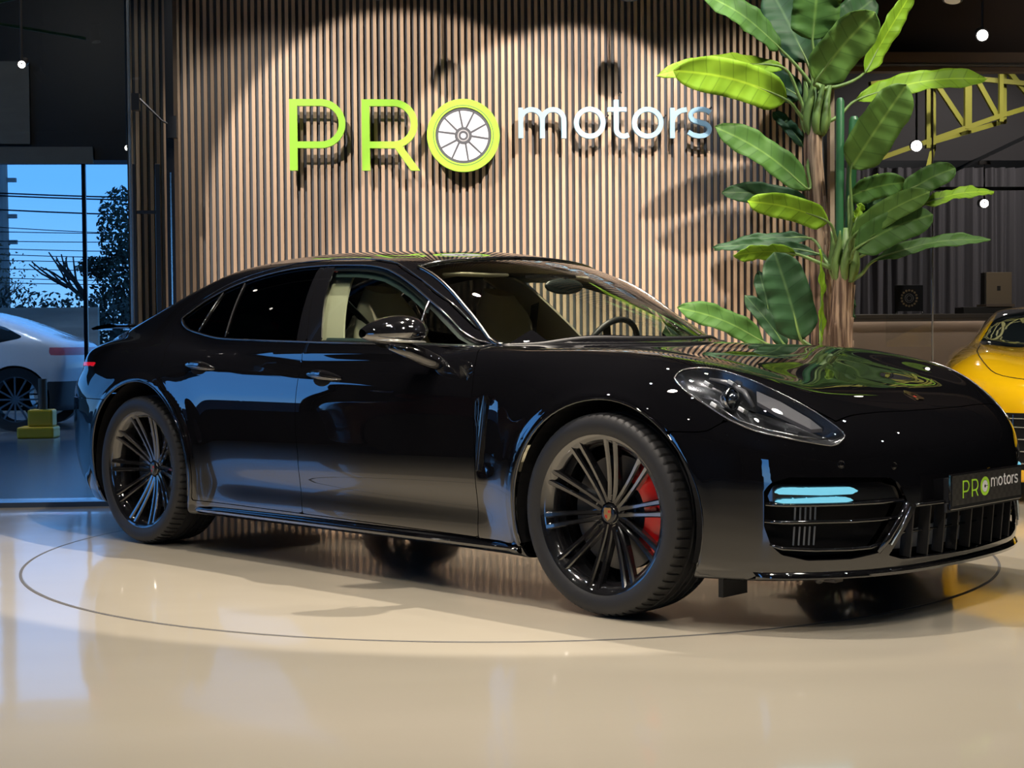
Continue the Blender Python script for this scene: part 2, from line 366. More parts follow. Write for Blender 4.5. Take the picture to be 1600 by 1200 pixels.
def normals(P):
    g=gradF(P); return g/np.linalg.norm(g,axis=1)[:,None]
# ------------------------------------------------------------------ the black car
paint=mat('black_paint',(.004,.004,.005),rough=.5,spec=0,coat=1,coat_ior=1.85)
blackgloss=mat('black_gloss',(.006,.006,.007),rough=.08,spec=.6,coat=1,coat_ior=1.6)
blackmatt=mat('black_plastic',(.012,.012,.013),rough=.5)
darkvoid=mat('dark_liner',(.008,.008,.009),rough=.9,spec=.2)
rubber=mat('rubber',(.022,.022,.023),rough=.55,spec=.35,bump=((60,60,60),.15,.002))
chrome=mat('chrome_trim',(.55,.56,.58),rough=.12,metal=1)
trimgl=mat('window_trim',(.02,.02,.022),rough=.12,metal=0,coat=1,coat_ior=1.8)
tint=glass('privacy_glass',(.012,.014,.015),refl=.6); clearg=glass('car_glass',(.66,.74,.69),ior=1.5); wsg=glass('windscreen_glass',(.82,.86,.80),ior=1.45,refl=1.3)
beige=mat('beige_leather',(.42,.36,.25),rough=.55); beige2=mat('beige_trim',(.50,.44,.31),rough=.7); 
steel=mat('brake_steel',(.16,.16,.165),rough=.35,metal=1); red=mat('red_caliper',(.75,.012,.012),rough=.25,coat=1); grey=mat('grey_caliper',(.10,.10,.105),rough=.4,metal=.6)
gold=mat('gold_badge',(.75,.52,.28),rough=.25,metal=1); badgered=mat('badge_red',(.45,.03,.02),rough=.4)
TH=math.radians(-(44.124+3.52))
car=empty('car',(CX,CY,0),TH,label='glossy black four-door sports saloon with black wheels on the turntable',cat='car')
V0,Q0=surfnet(Fbody,(-2.72,-.016,.13),(2.50,1.05,1.47),.016)
T0=np.concatenate([Q0[:,[0,1,2]],Q0[:,[0,2,3]]]); V0=snap(V0,3)
V0,T0=clip(V0,T0,V0[:,1]-1e-6); V0[:,1]=np.where(V0[:,1]<2e-5,0,V0[:,1])
def fixwind(V,T,N):
    a,b,c=V[T[:,0]],V[T[:,1]],V[T[:,2]]; fn=np.cross(b-a,c-a); bad=(fn*N[T].sum(1)).sum(1)<0; T=T.copy(); T[bad]=T[bad][:,::-1]; return T
def npmesh(name,V,T,N,m,parent):
    me=bpy.data.meshes.new(name); me.vertices.add(len(V)); me.vertices.foreach_set('co',np.asarray(V,np.float32).ravel())
    me.loops.add(len(T)*3); me.loops.foreach_set('vertex_index',np.asarray(T,np.int32).ravel()); me.polygons.add(len(T))
    me.polygons.foreach_set('loop_start',np.arange(len(T),dtype=np.int32)*3); me.polygons.foreach_set('loop_total',np.full(len(T),3,np.int32))
    me.polygons.foreach_set('use_smooth',np.ones(len(T),bool)); me.update(calc_edges=True); me.validate()
    if N is not None: me.normals_split_custom_set_from_vertices(np.asarray(N,np.float32).tolist())
    return link(name,me,m,parent)
def panel(name,g,m,parent=car,off=0.,fl=.014,side='both',base=None):
    """cut one panel out of the body surface; g(x,y,z)>0 inside; edges get a folded flange of depth fl"""
    V,T=base if base is not None else (V0,T0)
    V,T=clip(V,T,g(V[:,0],V[:,1],V[:,2]))
    if len(T)==0: print('EMPTY',name); return None
    N=normals(V)
    mid=V[:,1]<1e-4; N[mid,1]=0; N/=np.linalg.norm(N,axis=1)[:,None]
    V=V+N*off; V[mid,1]=0; T=fixwind(V,T,N)
    if fl:
        e=np.concatenate([T[:,[0,1]],T[:,[1,2]],T[:,[2,0]]]); k=np.sort(e,1); u,inv,c=np.unique(k,axis=0,return_inverse=True,return_counts=True)
        be=e[c[inv.ravel()]==1]; be=be[~(mid[be[:,0]]&mid[be[:,1]])]
        vi=np.unique(be); mp=-np.ones(len(V),int); mp[vi]=np.arange(len(vi)); n=len(V)
        d=V[be[:,1]]-V[be[:,0]]; on=np.cross(d,N[be[:,0]]); ON=np.zeros((len(vi),3)); np.add.at(ON,mp[be[:,0]],on); np.add.at(ON,mp[be[:,1]],on); ON/=np.maximum(np.linalg.norm(ON,axis=1),1e-9)[:,None]
        A=V[vi]; B=V[vi]-N[vi]*fl; B[mid[vi],1]=0
        ta=n+mp[be]; tb=n+len(vi)+mp[be]
        T=np.concatenate([T,np.stack([ta[:,1],ta[:,0],tb[:,0]],1),np.stack([ta[:,1],tb[:,0],tb[:,1]],1)])
        V=np.concatenate([V,A,B]); N=np.concatenate([N,ON,ON])
    Vm=V*[1,-1,1]; Nm=N*[1,-1,1]; Tm=T[:,::-1]
    if side=='center': return npmesh(name,np.concatenate([V,Vm]),np.concatenate([T,Tm+len(V)]),np.concatenate([N,Nm]),m,parent)
    r=[npmesh(name,Vm,Tm,Nm,m,parent)]
    if side=='both': r.append(npmesh(name,V,T,N,m,parent))
    return r
# --- outlines in car coordinates
DLO=[(-1.493,1.097),(-1.44,1.070),(-1.36,1.045),(-1.236,1.026),(-1.08,1.006),(-.926,.995),(-.62,.987),(-.345,.981),(-.16,.976),(.3,.967),(.735,.954),(.66,.978),(.592,1.010),(.515,1.062),(.438,1.111),(.34,1.162),(.238,1.208),(.12,1.252),(.0,1.288),(-.1,1.306),(-.211,1.317),(-.417,1.325),(-.537,1.326),(-.65,1.324),(-.754,1.318),(-.90,1.302),(-1.048,1.277),(-1.15,1.254),(-1.229,1.230),(-1.32,1.197),(-1.385,1.167),(-1.452,1.128),(-1.487,1.108)]
BDP=[(-.49,1.42),(-.485,1.326),(-.40,1.165),(-.277,.977),(-.272,.905),(-.256,.83),(-.258,.6),(-.244,.5),(-.248,.36),(-.238,.20)]
FDP=[(.765,.960),(.798,.911),(.822,.826),(.843,.656),(.848,.57),(.846,.33),(.842,.20)]
RDP=[(-1.03,.20),(-1.10,.45),(-1.16,.62),(-1.249,.756),(-1.274,.80),(-1.332,.905),(-1.43,.985),(-1.53,1.06),(-1.54,1.11),(-1.47,1.165)]
off_top=[(-1.47,1.165),(-1.39,1.193),(-1.24,1.255),(-1.05,1.302),(-.76,1.343),(-.54,1.351),(-.42,1.350),(-.2,1.341),(.01,1.312),(.25,1.232),(.45,1.135),(.61,1.030),(.765,.960)]
def linex(P):
    zz=np.array([p[1] for p in P]);xx=np.array([p[0] for p in P]); o=np.argsort(zz); return lambda z: np.interp(z,zz[o],xx[o])
bdx=linex(BDP)
doors_poly=[(-1.03,.245),(.842,.228)]+[p for p in FDP[::-1] if p[1]>.24]+off_top[::-1][1:]+RDP[::-1][1:-1]
doors_poly=[p for i,p in enumerate(doors_poly) if i==0 or p!=doors_poly[i-1]]
HOOD=[(1.088,-.1),(1.088,0),(1.078,.1),(1.052,.223),(.955,.43),(.87,.6),(.80,.745),(.86,.765),(1.1,.755),(1.4,.752),(1.65,.752),(1.758,.768),(1.829,.736),(1.928,.713),(2.031,.684),(2.141,.636),(2.212,.590),(2.222,.50),(2.232,.418),(2.246,.213),(2.25,0),(2.25,-.1)]
WS=[(1.062,-.1),(1.062,0),(1.052,.1),(1.024,.223),(.925,.43),(.845,.6),(.79,.715),(.60,.668),(.48,.648),(.30,.612),(.16,.582),(.20,.45),(.245,.30),(.27,.1),(.27,0),(.27,-.1)]
HL=[(1.736,.852),(1.736,.82),(1.766,.782),(1.829,.742),(1.928,.719),(2.031,.690),(2.141,.642),(2.205,.610),(2.238,.594),(2.249,.600),(2.232,.652),(2.156,.738),(2.071,.801),(1.987,.838),(1.905,.858),(1.81,.869),(1.76,.862)]
ROOF=[(.255,-.1),(.255,0),(.255,.1),(.23,.3),(.185,.45),(.15,.535),(-.1,.545),(-.5,.545),(-1.0,.51),(-1.04,.3),(-1.06,0),(-1.06,-.1)]
RW=[(-1.09,-.1),(-1.09,0),(-1.07,.3),(-1.04,.47),(-1.5,.465),(-1.95,.42),(-2.02,.38),(-2.07,0),(-2.07,-.1)]
INTK=[(.822,.477),(.810,.503),(.775,.520),(.622,.517),(.472,.510),(.436,.490),(.392,.416),(.44,.345),(.505,.262),(.60,.247),(.725,.247),(.784,.266),(.806,.296),(.820,.359)]
GRL=[(-.1,.405),(.352,.405),(.40,.335),(.462,.250),(.40,.232),(-.1,.222)]
upr=lambda x,y,z: z-.5
g_dlo=lambda x,y,z: np.minimum(sd(x,z,DLO),y-.35)
g_ws=lambda x,y,z: np.minimum(sd(x,y,WS),z-.9)
g_hood=lambda x,y,z: np.minimum(sd(x,y,HOOD),z-.62)
g_hl=lambda x,y,z: np.minimum(sd(x,y,HL),z-.6)
g_roof=lambda x,y,z: np.minimum(sd(x,y,ROOF),z-1.1)
g_rw=lambda x,y,z: np.minimum(sd(x,y,RW),z-.95)
def g_arch(x,y,z):
    a=np.minimum(.412-np.hypot(x-1.480,z-.358),y-.60); b=np.minimum(.424-np.hypot(x+1.468,z-.368),y-.58); return np.maximum(a,b)
g_dr=lambda x,y,z: np.minimum(np.minimum(sd(x,z,doors_poly),y-.35),np.hypot(x+1.468,z-.368)-.455)
g_int=lambda x,y,z: np.minimum(sd(y,z,INTK),x-1.9)
g_grl=lambda x,y,z: np.minimum(sd(y,z,GRL),x-1.9)
FEN=[(.842,.225),(.846,.33),(.848,.57),(.843,.656),(.822,.826),(.798,.911),(.765,.965),(.80,1.1),(1.9,1.1),(1.99,.72),(1.962,.708),(1.944,.70),(1.90,.671),(1.87,.667),(1.60,.667),(1.45,.2)]
g_fen=lambda x,y,z: np.minimum.reduce([sd(x,z,FEN),y-.55,-g_hood(x,y,z),-g_hl(x,y,z)])
def front_x(z): return 0*z
def g_bump(x,y,z):
    return np.minimum.reduce([x-1.60,-g_fen(x,y,z)-.0,-g_hl(x,y,z),-g_hood(x,y,z),.90-z,-g_arch(x,y,z),-g_int(x,y,z),-g_grl(x,y,z)])
def g_rbump(x,y,z): return np.minimum.reduce([-1.62-x,.70-z-.10*sst(-x,1.7,2.2)*0,-g_arch(x,y,z)])
g_sill=lambda x,y,z: np.minimum.reduce([.236-z,x+1.2,1.25-x])
GAP=.0019
allp=[g_dlo,g_ws,g_hood,g_hl,g_roof,g_rw,g_dr,g_fen]
def g_shell(x,y,z):
    return np.minimum.reduce([-q(x,y,z) for q in allp]+[-g_arch(x,y,z),-g_bump(x,y,z),-g_rbump(x,y,z),-g_int(x,y,z),-g_grl(x,y,z)])-GAP
panel('body_shell',g_shell,paint,side='center')
panel('bonnet',lambda *a: g_hood(*a)-GAP,paint,side='center')
panel('roof_panel',lambda *a: g_roof(*a)-GAP,paint,side='center')
panel('front_bumper',lambda *a: g_bump(*a)-GAP,paint,side='center')
panel('rear_bumper',lambda *a: g_rbump(*a)-GAP,paint,side='center')
panel('front_wing',lambda *a: np.minimum(g_fen(*a),-g_arch(*a))-GAP,paint)
panel('rear_door',lambda x,y,z: np.minimum.reduce([g_dr(x,y,z),-sd(x,z,DLO),bdx(z)-x])-GAP,paint)
panel('front_door',lambda x,y,z: np.minimum.reduce([g_dr(x,y,z),-sd(x,z,DLO),x-bdx(z)])-GAP,paint)
panel('windscreen',lambda *a: g_ws(*a)-.003,wsg,side='center',off=-.003,fl=0)
panel('rear_window',lambda *a: g_rw(*a)-.003,tint,side='center',off=-.003,fl=0)
q1=linex([(-1.222,1.26),(-1.245,1.0)]); q2=linex([(-1.080,1.29),(-1.02,1.15),(-.945,.98)]); p1=linex([(-.532,1.34),(-.455,1.18),(-.347,.96)]); p2=linex([(-.419,1.34),(-.315,1.18),(-.163,.96)]); p3=linex([(.352,1.2),(.425,.94)])
D=lambda x,z: sd(x,z,DLO)-.006
panel('quarter_window',lambda x,y,z: np.minimum.reduce([D(x,z),y-.35,q1(z)-.004-x]),tint,off=-.006,fl=0)
panel('rear_vent_window',lambda x,y,z: np.minimum.reduce([D(x,z),y-.35,x-q1(z)-.004,q2(z)-.004-x]),tint,off=-.006,fl=0)
panel('rear_door_window',lambda x,y,z: np.minimum.reduce([D(x,z),y-.35,x-q2(z)-.004,p1(z)-x]),tint,off=-.006,fl=0)
panel('door_pillar_cover',lambda x,y,z: np.minimum.reduce([D(x,z),y-.35,x-p1(z)-.002,bdx(z)-.002-x]),blackgloss,off=-.003,fl=.008)
panel('door_pillar_cover',lambda x,y,z: np.minimum.reduce([D(x,z),y-.35,x-bdx(z)-.002,p2(z)-.002-x]),blackgloss,off=-.003,fl=.008)
panel('front_door_window',lambda x,y,z: np.minimum.reduce([D(x,z),y-.35,x-p2(z)-.002,p3(z)-.006-x]),clearg,off=-.008,fl=0)
panel('front_vent_window',lambda x,y,z: np.minimum.reduce([D(x,z),y-.35,x-p3(z)-.006]),clearg,off=-.008,fl=0)
panel('window_rebate',lambda x,y,z: np.minimum.reduce([sd(x,z,DLO)+.02,.016-sd(x,z,DLO),y-.35]),blackmatt,off=-.014,fl=0)
# surface point solvers
def solve(fn,a,b):
    for _ in range(40):
        m=(a+b)/2
        if fn(m)<0: b=m
        else: a=m
    return (a+b)/2
ysurf=lambda x,z: solve(lambda y: float(Fbody(np.array(x),np.array(y),np.array(z))),1.15,.0)
zsurf=lambda x,y: solve(lambda z: float(Fbody(np.array(x),np.array(y),np.array(z))),1.6,.5)
xsurf=lambda y,z: solve(lambda x: float(Fbody(np.array(x),np.array(y),np.array(z))),2.7,1.2)
def both(name,fn,m,**k):
    """fn(sign)-> G ; sign -1 is the near (right-hand) side"""
    return [obj(name,fn(s),m,car,**k) for s in(-1,1)]
def side_tube(pts,rad,off=0,closed=False,n=6):
    def f(s):
        P=[(x,s*(ysurf(x,z)+off),z) for x,z in pts]; return G().tube(P,rad,n,closed)
    return f
both('window_trim',side_tube([tuple(p) for p in smoothline(DLO+[DLO[0]],2)[:-1]],.0045,.001,True),trimgl,smooth=True,angle=0)
for za,zb,qq,mm in((1.035,1.222,q1,trimgl),(1.005,1.262,q2,trimgl),(1.00,1.148,p3,chrome)):
    both('window_divider',side_tube([(float(qq(z)),z) for z in np.linspace(za,zb,9)],.0048,-.003),mm,smooth=True,angle=0)
both('roof_rail_trim',side_tube([tuple(p) for p in smoothline([(p[0],p[1]+.004) for p in off_top[1:-1]],3)],.003,.0,False),trimgl,smooth=True,angle=0)
both('windscreen_pillar_trim',lambda s: G().tube([(x,s*y,zsurf(x,y)+.003) for x,y in smoothline([(.155,.592),(.30,.622),(.48,.659),(.60,.680),(.79,.728)],4)],.0085,6),mat('pillar_trim',(.30,.29,.27),rough=.25,metal=1),smooth=True,angle=0)
obj('windscreen_header_trim',G().tube([(x,y,zsurf(x,abs(y))+.001) for x,y in smoothline([(.155,-.585),(.20,-.45),(.245,-.30),(.265,0),(.245,.30),(.20,.45),(.155,.585)],5)],.006,6),trimgl,car,smooth=True,angle=0)
obj('cowl',G().tube([(x,y,zsurf(x,abs(y))-.006) for x,y in smoothline([(.795,-.73),(.855,-.6),(.94,-.43),(1.038,-.223),(1.075,0),(1.038,.223),(.94,.43),(.855,.6),(.795,.73)],5)],.013,6),blackmatt,car,smooth=True,angle=0)
# arch lips
def lip(ax,az,R,a0,a1):
    def f(s):
        P=[]
        for k in range(41):
            t=math.radians(a0+(a1-a0)*k/40); x,z=ax+R*math.cos(t),az+R*math.sin(t); P.append((x,s*(ysurf(x,max(z,.18))-.002),z))
        return G().tube(P,.0055,6)
    return f
both('wheel_arch_lip',lip(1.480,.358,.414,-20,198),paint,smooth=True,angle=0)
both('wheel_arch_lip',lip(-1.468,.368,.427,-14,196),paint,smooth=True,angle=0)
def liner(ax,az,R):
    def f(s):
        g=G().lathe([(R+.004,s*.60),(R+.004,s*.940)],36,'y',Matrix.Translation((ax,0,az)),arc=(math.radians(-18),math.radians(198)))
        v=[(ax+(R+.004)*math.cos(math.radians(a)),s*.60,az+(R+.004)*math.sin(math.radians(a))) for a in range(-18,199,12)]
        return g.add(v,[tuple(range(len(v)))])
    return f
both('wheel_arch_liner',liner(1.480,.358,.412),darkvoid,fix=False); both('wheel_arch_liner',liner(-1.468,.368,.424),darkvoid,fix=False)
# sill skirt
def skirt(s):
    prof=[(.880,.240),(.905,.238),(.915,.226),(.925,.214),(.952,.212),(.961,.206),(.960,.197),(.945,.187),(.90,.180),(.80,.176)]
    rows=[]
    for k in range(41):
        x=-1.045+2.125*k/40; e=.03*(sst(x,-1.045,-.98)-1)+.02*(sst(x,1.08,.98)-1)*-1*0; rows.append([(x,s*(y+e-.004*math.cos(x)),z+.004*abs(x)**2*.2) for y,z in prof])
    return G().grid(rows)
both('side_skirt',skirt,blackgloss,smooth=True,angle=45,solid=.004)
# side air blade on the front wing
def blade(s):
    P=[(.877,.765),(.905,.774),(.900,.70),(.883,.58),(.868,.484),(.858,.486),(.866,.58),(.880,.70)]
    g=G(); v=[(x,s*(ysurf(x,z)+.012),z) for x,z in P]+[(x,s*(ysurf(x,z)-.03),z) for x,z in P]; n=len(P)
    return g.add(v,[tuple(range(n)),tuple(range(n,2*n))[::-1]]+[(i,(i+1)%n,n+(i+1)%n,n+i) for i in range(n)])
both('air_blade',blade,blackgloss,bevel=.002)
# door handles
def handle(cx,cz):
    def f(s):
        g=G(); rows=[]; n=17; y0=ysurf(cx,cz)
        for i in range(n):
            t=i/(n-1); x=cx-.115+.23*t; r=math.sin(pi*min(max(t,.03),.97))**.55; hz=.022*r; hy=.012*r; yy=ysurf(x,cz)+.020*r
            rows.append([(x,s*(yy+hy*math.cos(a)),cz-.016*(t-.5)+hz*math.sin(a)+.006*math.sin(pi*t)) for a in [2*pi*k/12 for k in range(12)]])
        for r in rows: r.append(r[0])
        return g.grid(rows)
    return f
def recess(cx,cz):
    def f(s):
        y0=ysurf(cx-.02,cz-.02); return G().sphere((cx-.01,s*(y0-.012),cz-.022),(.075,.020,.034),20,10)
    return f
for hx,hz in((-.99,.868),(-.08,.833)):
    for side_,hn in zip((-1,1),both('door_handle',handle(hx,hz),blackgloss,smooth=True,angle=0)):
        obj('handle_trim',G().tube([(hx-.105+.21*t,side_*(ysurf(hx-.105+.21*t,hz)+.032*math.sin(pi*t)**.6+.003),hz-.016*(t-.5)+.006*math.sin(pi*t)-.006) for t in [k/14 for k in range(15)]],.0022,5),chrome,hn,smooth=True,angle=0)
    both('handle_recess',recess(hx,hz),darkvoid,smooth=True,angle=0)
# door mirror, near side and far side
def mirror(s):
    sg=-1 if s<0 else 1
    rows=[]
    # cap: rounded shell, long axis across the car, pointed at the outer end
    for i in range(19):
        t=i/18; y=.925+.215*t; r=(math.sin(pi*min(max(.10+.87*t,.02),.975)))**.5; rx=.080*r; rz=.074*r*(1-.15*t); cx=.520-.02*t-.13*t*t*.6; cz=1.016-.008*t
        rows.append([(cx+rx*math.cos(a)*(1.25 if math.cos(a)>0 else .55),sg*y,cz+rz*math.sin(a)*(1.0 if math.sin(a)>0 else .72)) for a in [2*pi*k/20 for k in range(20)]])
    for r in rows: r.append(r[0])
    cap=obj('mirror_housing',G().grid(rows),mat('mirror_cap',(.006,.006,.007),rough=.08,coat=1,coat_ior=2.2),car,smooth=True,angle=0)
    # lower shell and arm
    base=obj('mirror_arm',G().tube([(.615,sg*.875,.885),(.60,sg*.90,.893),(.575,sg*.945,.915),(.545,sg*1.0,.942),(.51,sg*1.07,.960)],[.020,.030,.034,.030,.014],12),blackgloss,cap,smooth=True,angle=0)
    obj('mirror_indicator',G().tube([(.60,sg*.965,.975),(.592,sg*1.0,.977),(.56,sg*1.07,.980),(.50,sg*1.13,.985)],[.004,.0055,.0055,.003],8),mat('indicator_lens',(.55,.55,.52),rough=.15,metal=.6),cap,smooth=True,angle=0)
    gl=[]
    for k in range(20):
        a=2*pi*k/20; gl.append((.462,sg*(1.035+.085*math.cos(a)),.998+.048*math.sin(a)))
    obj('mirror_glass',G().add(gl,[tuple(range(20))]),chrome,cap,fix=False)
n0=len(car.children); mirror(-1)
mirror(1)
for o_ in car.children:
    if o_.name=='mirror_housing.001': o_.location=(-.15,-.075,0)   # far mirror folded back
# spoiler
rows=[]
for k in range(25):
    y=-.56+1.12*k/24; e=abs(y)/.56; xo=.05*e*e; rows.append([(-2.36+xo,y,1.078),(-2.42+xo,y,1.086),(-2.56+xo,y,1.075),(-2.62+xo,y,1.062),(-2.60+xo,y,1.052),(-2.45+xo,y,1.060),(-2.36+xo,y,1.066),(-2.36+xo,y,1.078)])
sp=obj('rear_spoiler',G().grid(rows),blackgloss,car,smooth=True,angle=50)
for y in(-.3,.3): obj('spoiler_strut',G().box((-2.46,y-.02,.99),(-2.40,y+.02,1.065)),blackmatt,sp)
panel('rear_light_strip',lambda x,y,z: np.minimum(.009-np.abs(z-.872),-2.0-x),mat('tail_light_red',(.5,.0,.01),rough=.15,emit=(1,.02,.04),estr=.35),off=.004,fl=.012,side='center')
# --- front: openings, bars, fins
panel('intake_back',lambda x,y,z: np.minimum(sd(y,z,INTK)+.012,x-1.9),darkvoid,off=-.085,fl=0)
panel('grille_back',lambda x,y,z: np.minimum(sd(y,z,GRL)+.012,x-1.9),darkvoid,off=-.075,fl=0,side='center')
obj('bumper_beam',G().box((2.13,-.56,.20),(2.17,.56,.60)),darkvoid,car)
bluish=mat('radiator_blue',(.09,.11,.15),rough=.4)
GR2=[(-.1,.345),(.42,.30),(.44,.27),(.40,.245),(-.1,.235)]
panel('radiator_panel',lambda x,y,z: np.minimum(sd(y,z,GR2),x-1.9),bluish,off=-.065,fl=.004,side='center')
def fy(pts,off=0): return [(xsurf(abs(y),z)+off,y,z) for y,z in pts]
def bars(s):
    return G().tube(fy([(s*y,z) for y,z in [(.816,.375),(.78,.372),(.72,.372),(.6,.371),(.5,.371),(.425,.374)]],-.012),.0075,6)
both('intake_bar',bars,blackgloss,smooth=True,angle=0)
both('intake_bar',lambda s: G().tube(fy([(s*y,z) for y,z in [(.806,.298),(.78,.285),(.70,.279),(.6,.277),(.53,.279),(.495,.290)]],-.010),.0075,6),blackgloss,smooth=True,angle=0)
both('intake_bar',lambda s: G().tube(fy([(s*y,z) for y,z in [(.818,.432),(.78,.430),(.70,.430),(.6,.430),(.5,.430),(.41,.432)]],-.006),.008,6),blackgloss,smooth=True,angle=0)
for k in range(5):
    for zc,h in((.402,.046),(.325,.062)): both('intake_fin',lambda s,k=k: G().bar(*fy([(s*(.742-.013*k),zc-h/2),(s*(.742-.013*k),zc+h/2)],-.035),.0035,.005,up=(1,0,0)),mat('fin_grey',(.16,.17,.19),rough=.4))
both('intake_blade',lambda s: G().tube(fy([(s*y,z) for y,z in [(.395,.425),(.43,.36),(.47,.305),(.505,.262)]],-.004),[.011,.012,.012,.009],8),blackgloss,smooth=True,angle=0)
both('intake_blade_glint',lambda s: G().tube(fy([(s*y,z) for y,z in [(.388,.408),(.425,.345),(.465,.285)]],.006),.0035,6),mat('blade_glint',(.5,.6,.7),rough=.15,metal=1),smooth=True,angle=0)  # pale blue strip stands for the highlight along the intake blade
DR1=[(.808,.467),(.802,.482),(.79,.489),(.613,.487),(.582,.468),(.61,.463),(.70,.462)]; DR2=[(.813,.453),(.808,.443),(.79,.437),(.624,.437),(.585,.448),(.62,.456),(.70,.457)]
drl=mat('daylight_led',(.08,.25,.3),rough=.2,emit=(.20,.64,.86),estr=.75)
panel('daytime_light_housing',lambda x,y,z: np.minimum(sd(y,z,[(.818,.46),(.806,.498),(.50,.498),(.43,.478),(.41,.432),(.812,.430)]),x-1.9),blackgloss,off=-.022,fl=.01)
for DR in(DR1,DR2): panel('daytime_light',lambda x,y,z,DR=DR: np.minimum(sd(y,z,DR),x-1.9),drl,off=.002,fl=.012)
# grille fins and lip
for k in range(9):
    y=-.36+.09*k
    obj('grille_fin',G().bar(*fy([(y,.235),(y,.405)],-.022),.008,.040,up=(1,0,0)),blackmatt,car)
obj('grille_bar',G().tube(fy([(y,.318+.0*abs(y)) for y in np.linspace(-.40,.40,17)],-.030),.005,6),blackgloss,car,smooth=True,angle=0)
obj('grille_bar',G().tube(fy([(y,.412) for y in np.linspace(-.36,.36,17)],.004),.0065,6),blackgloss,car,smooth=True,angle=0)
def liprow(y):
    x=xsurf(abs(y),.20); return [(x-.03,y,.215),(x+.004,y,.205),(x+.016,y,.192),(x+.014,y,.182),(x-.06,y,.172)]
obj('front_lip',G().grid([liprow(y) for y in np.linspace(-.83,.83,61)]),blackgloss,car,smooth=True,angle=50,solid=.004)
both('brake_air_flap',lambda s: G().box((1.88,s*.66,.10),(1.90,s*.80,.19)),rubber)
obj('undertray_bracket',G().box((2.02,-.42,.125),(2.10,-.37,.172)).sphere((2.06,-.46,.14),.018,8,6),mat('bracket_grey',(.25,.23,.20),rough=.5,metal=.4),car)
# parking sensors
for y,z in((-.637,.562),(-.446,.548),(.446,.548),(.637,.562)):
    x=xsurf(abs(y),z); n=normals(np.array([[x,y,z]]))[0]; M=Matrix.Translation((x,y,z))@Vector(n).to_track_quat('Z','Y').to_matrix().to_4x4()
    obj('parking_sensor',G().lathe([(.0,.0015),(.0085,.0015),(.0095,.0005),(.0115,.0005),(.012,.002),(.0135,.0005)],20,'z',M),paint,car,smooth=True,angle=0)
# bonnet crest
x,y=2.165,0.0; z=zsurf(x,.0); n=normals(np.array([[x,.001,z]]))[0]
M=Matrix.Translation((x,y,z+.001))@Matrix(((n[2],0,n[0],0),(0,1,0,0),(-n[0],0,n[2],0),(0,0,0,1)))@Matrix.Rotation(-pi/2,4,'Z')
crest_sh=[(-.027,.030),(-.02,.036),(0,.034),(.02,.036),(.027,.030),(.027,-.005),(.018,-.025),(0,-.040),(-.018,-.025),(-.027,-.005)]
cr=obj('bonnet_badge',G().plate([crest_sh],.003,M),gold,car)
obj('badge_field',G().plate([[(.008,.010),(.018,.010),(.018,.022),(.008,.022)]],.0038,M),badgered,cr)
obj('badge_field',G().plate([[(-.008,-.006),(.008,-.006),(.008,.010),(-.008,.010)]],.0043,M),blackgloss,cr)
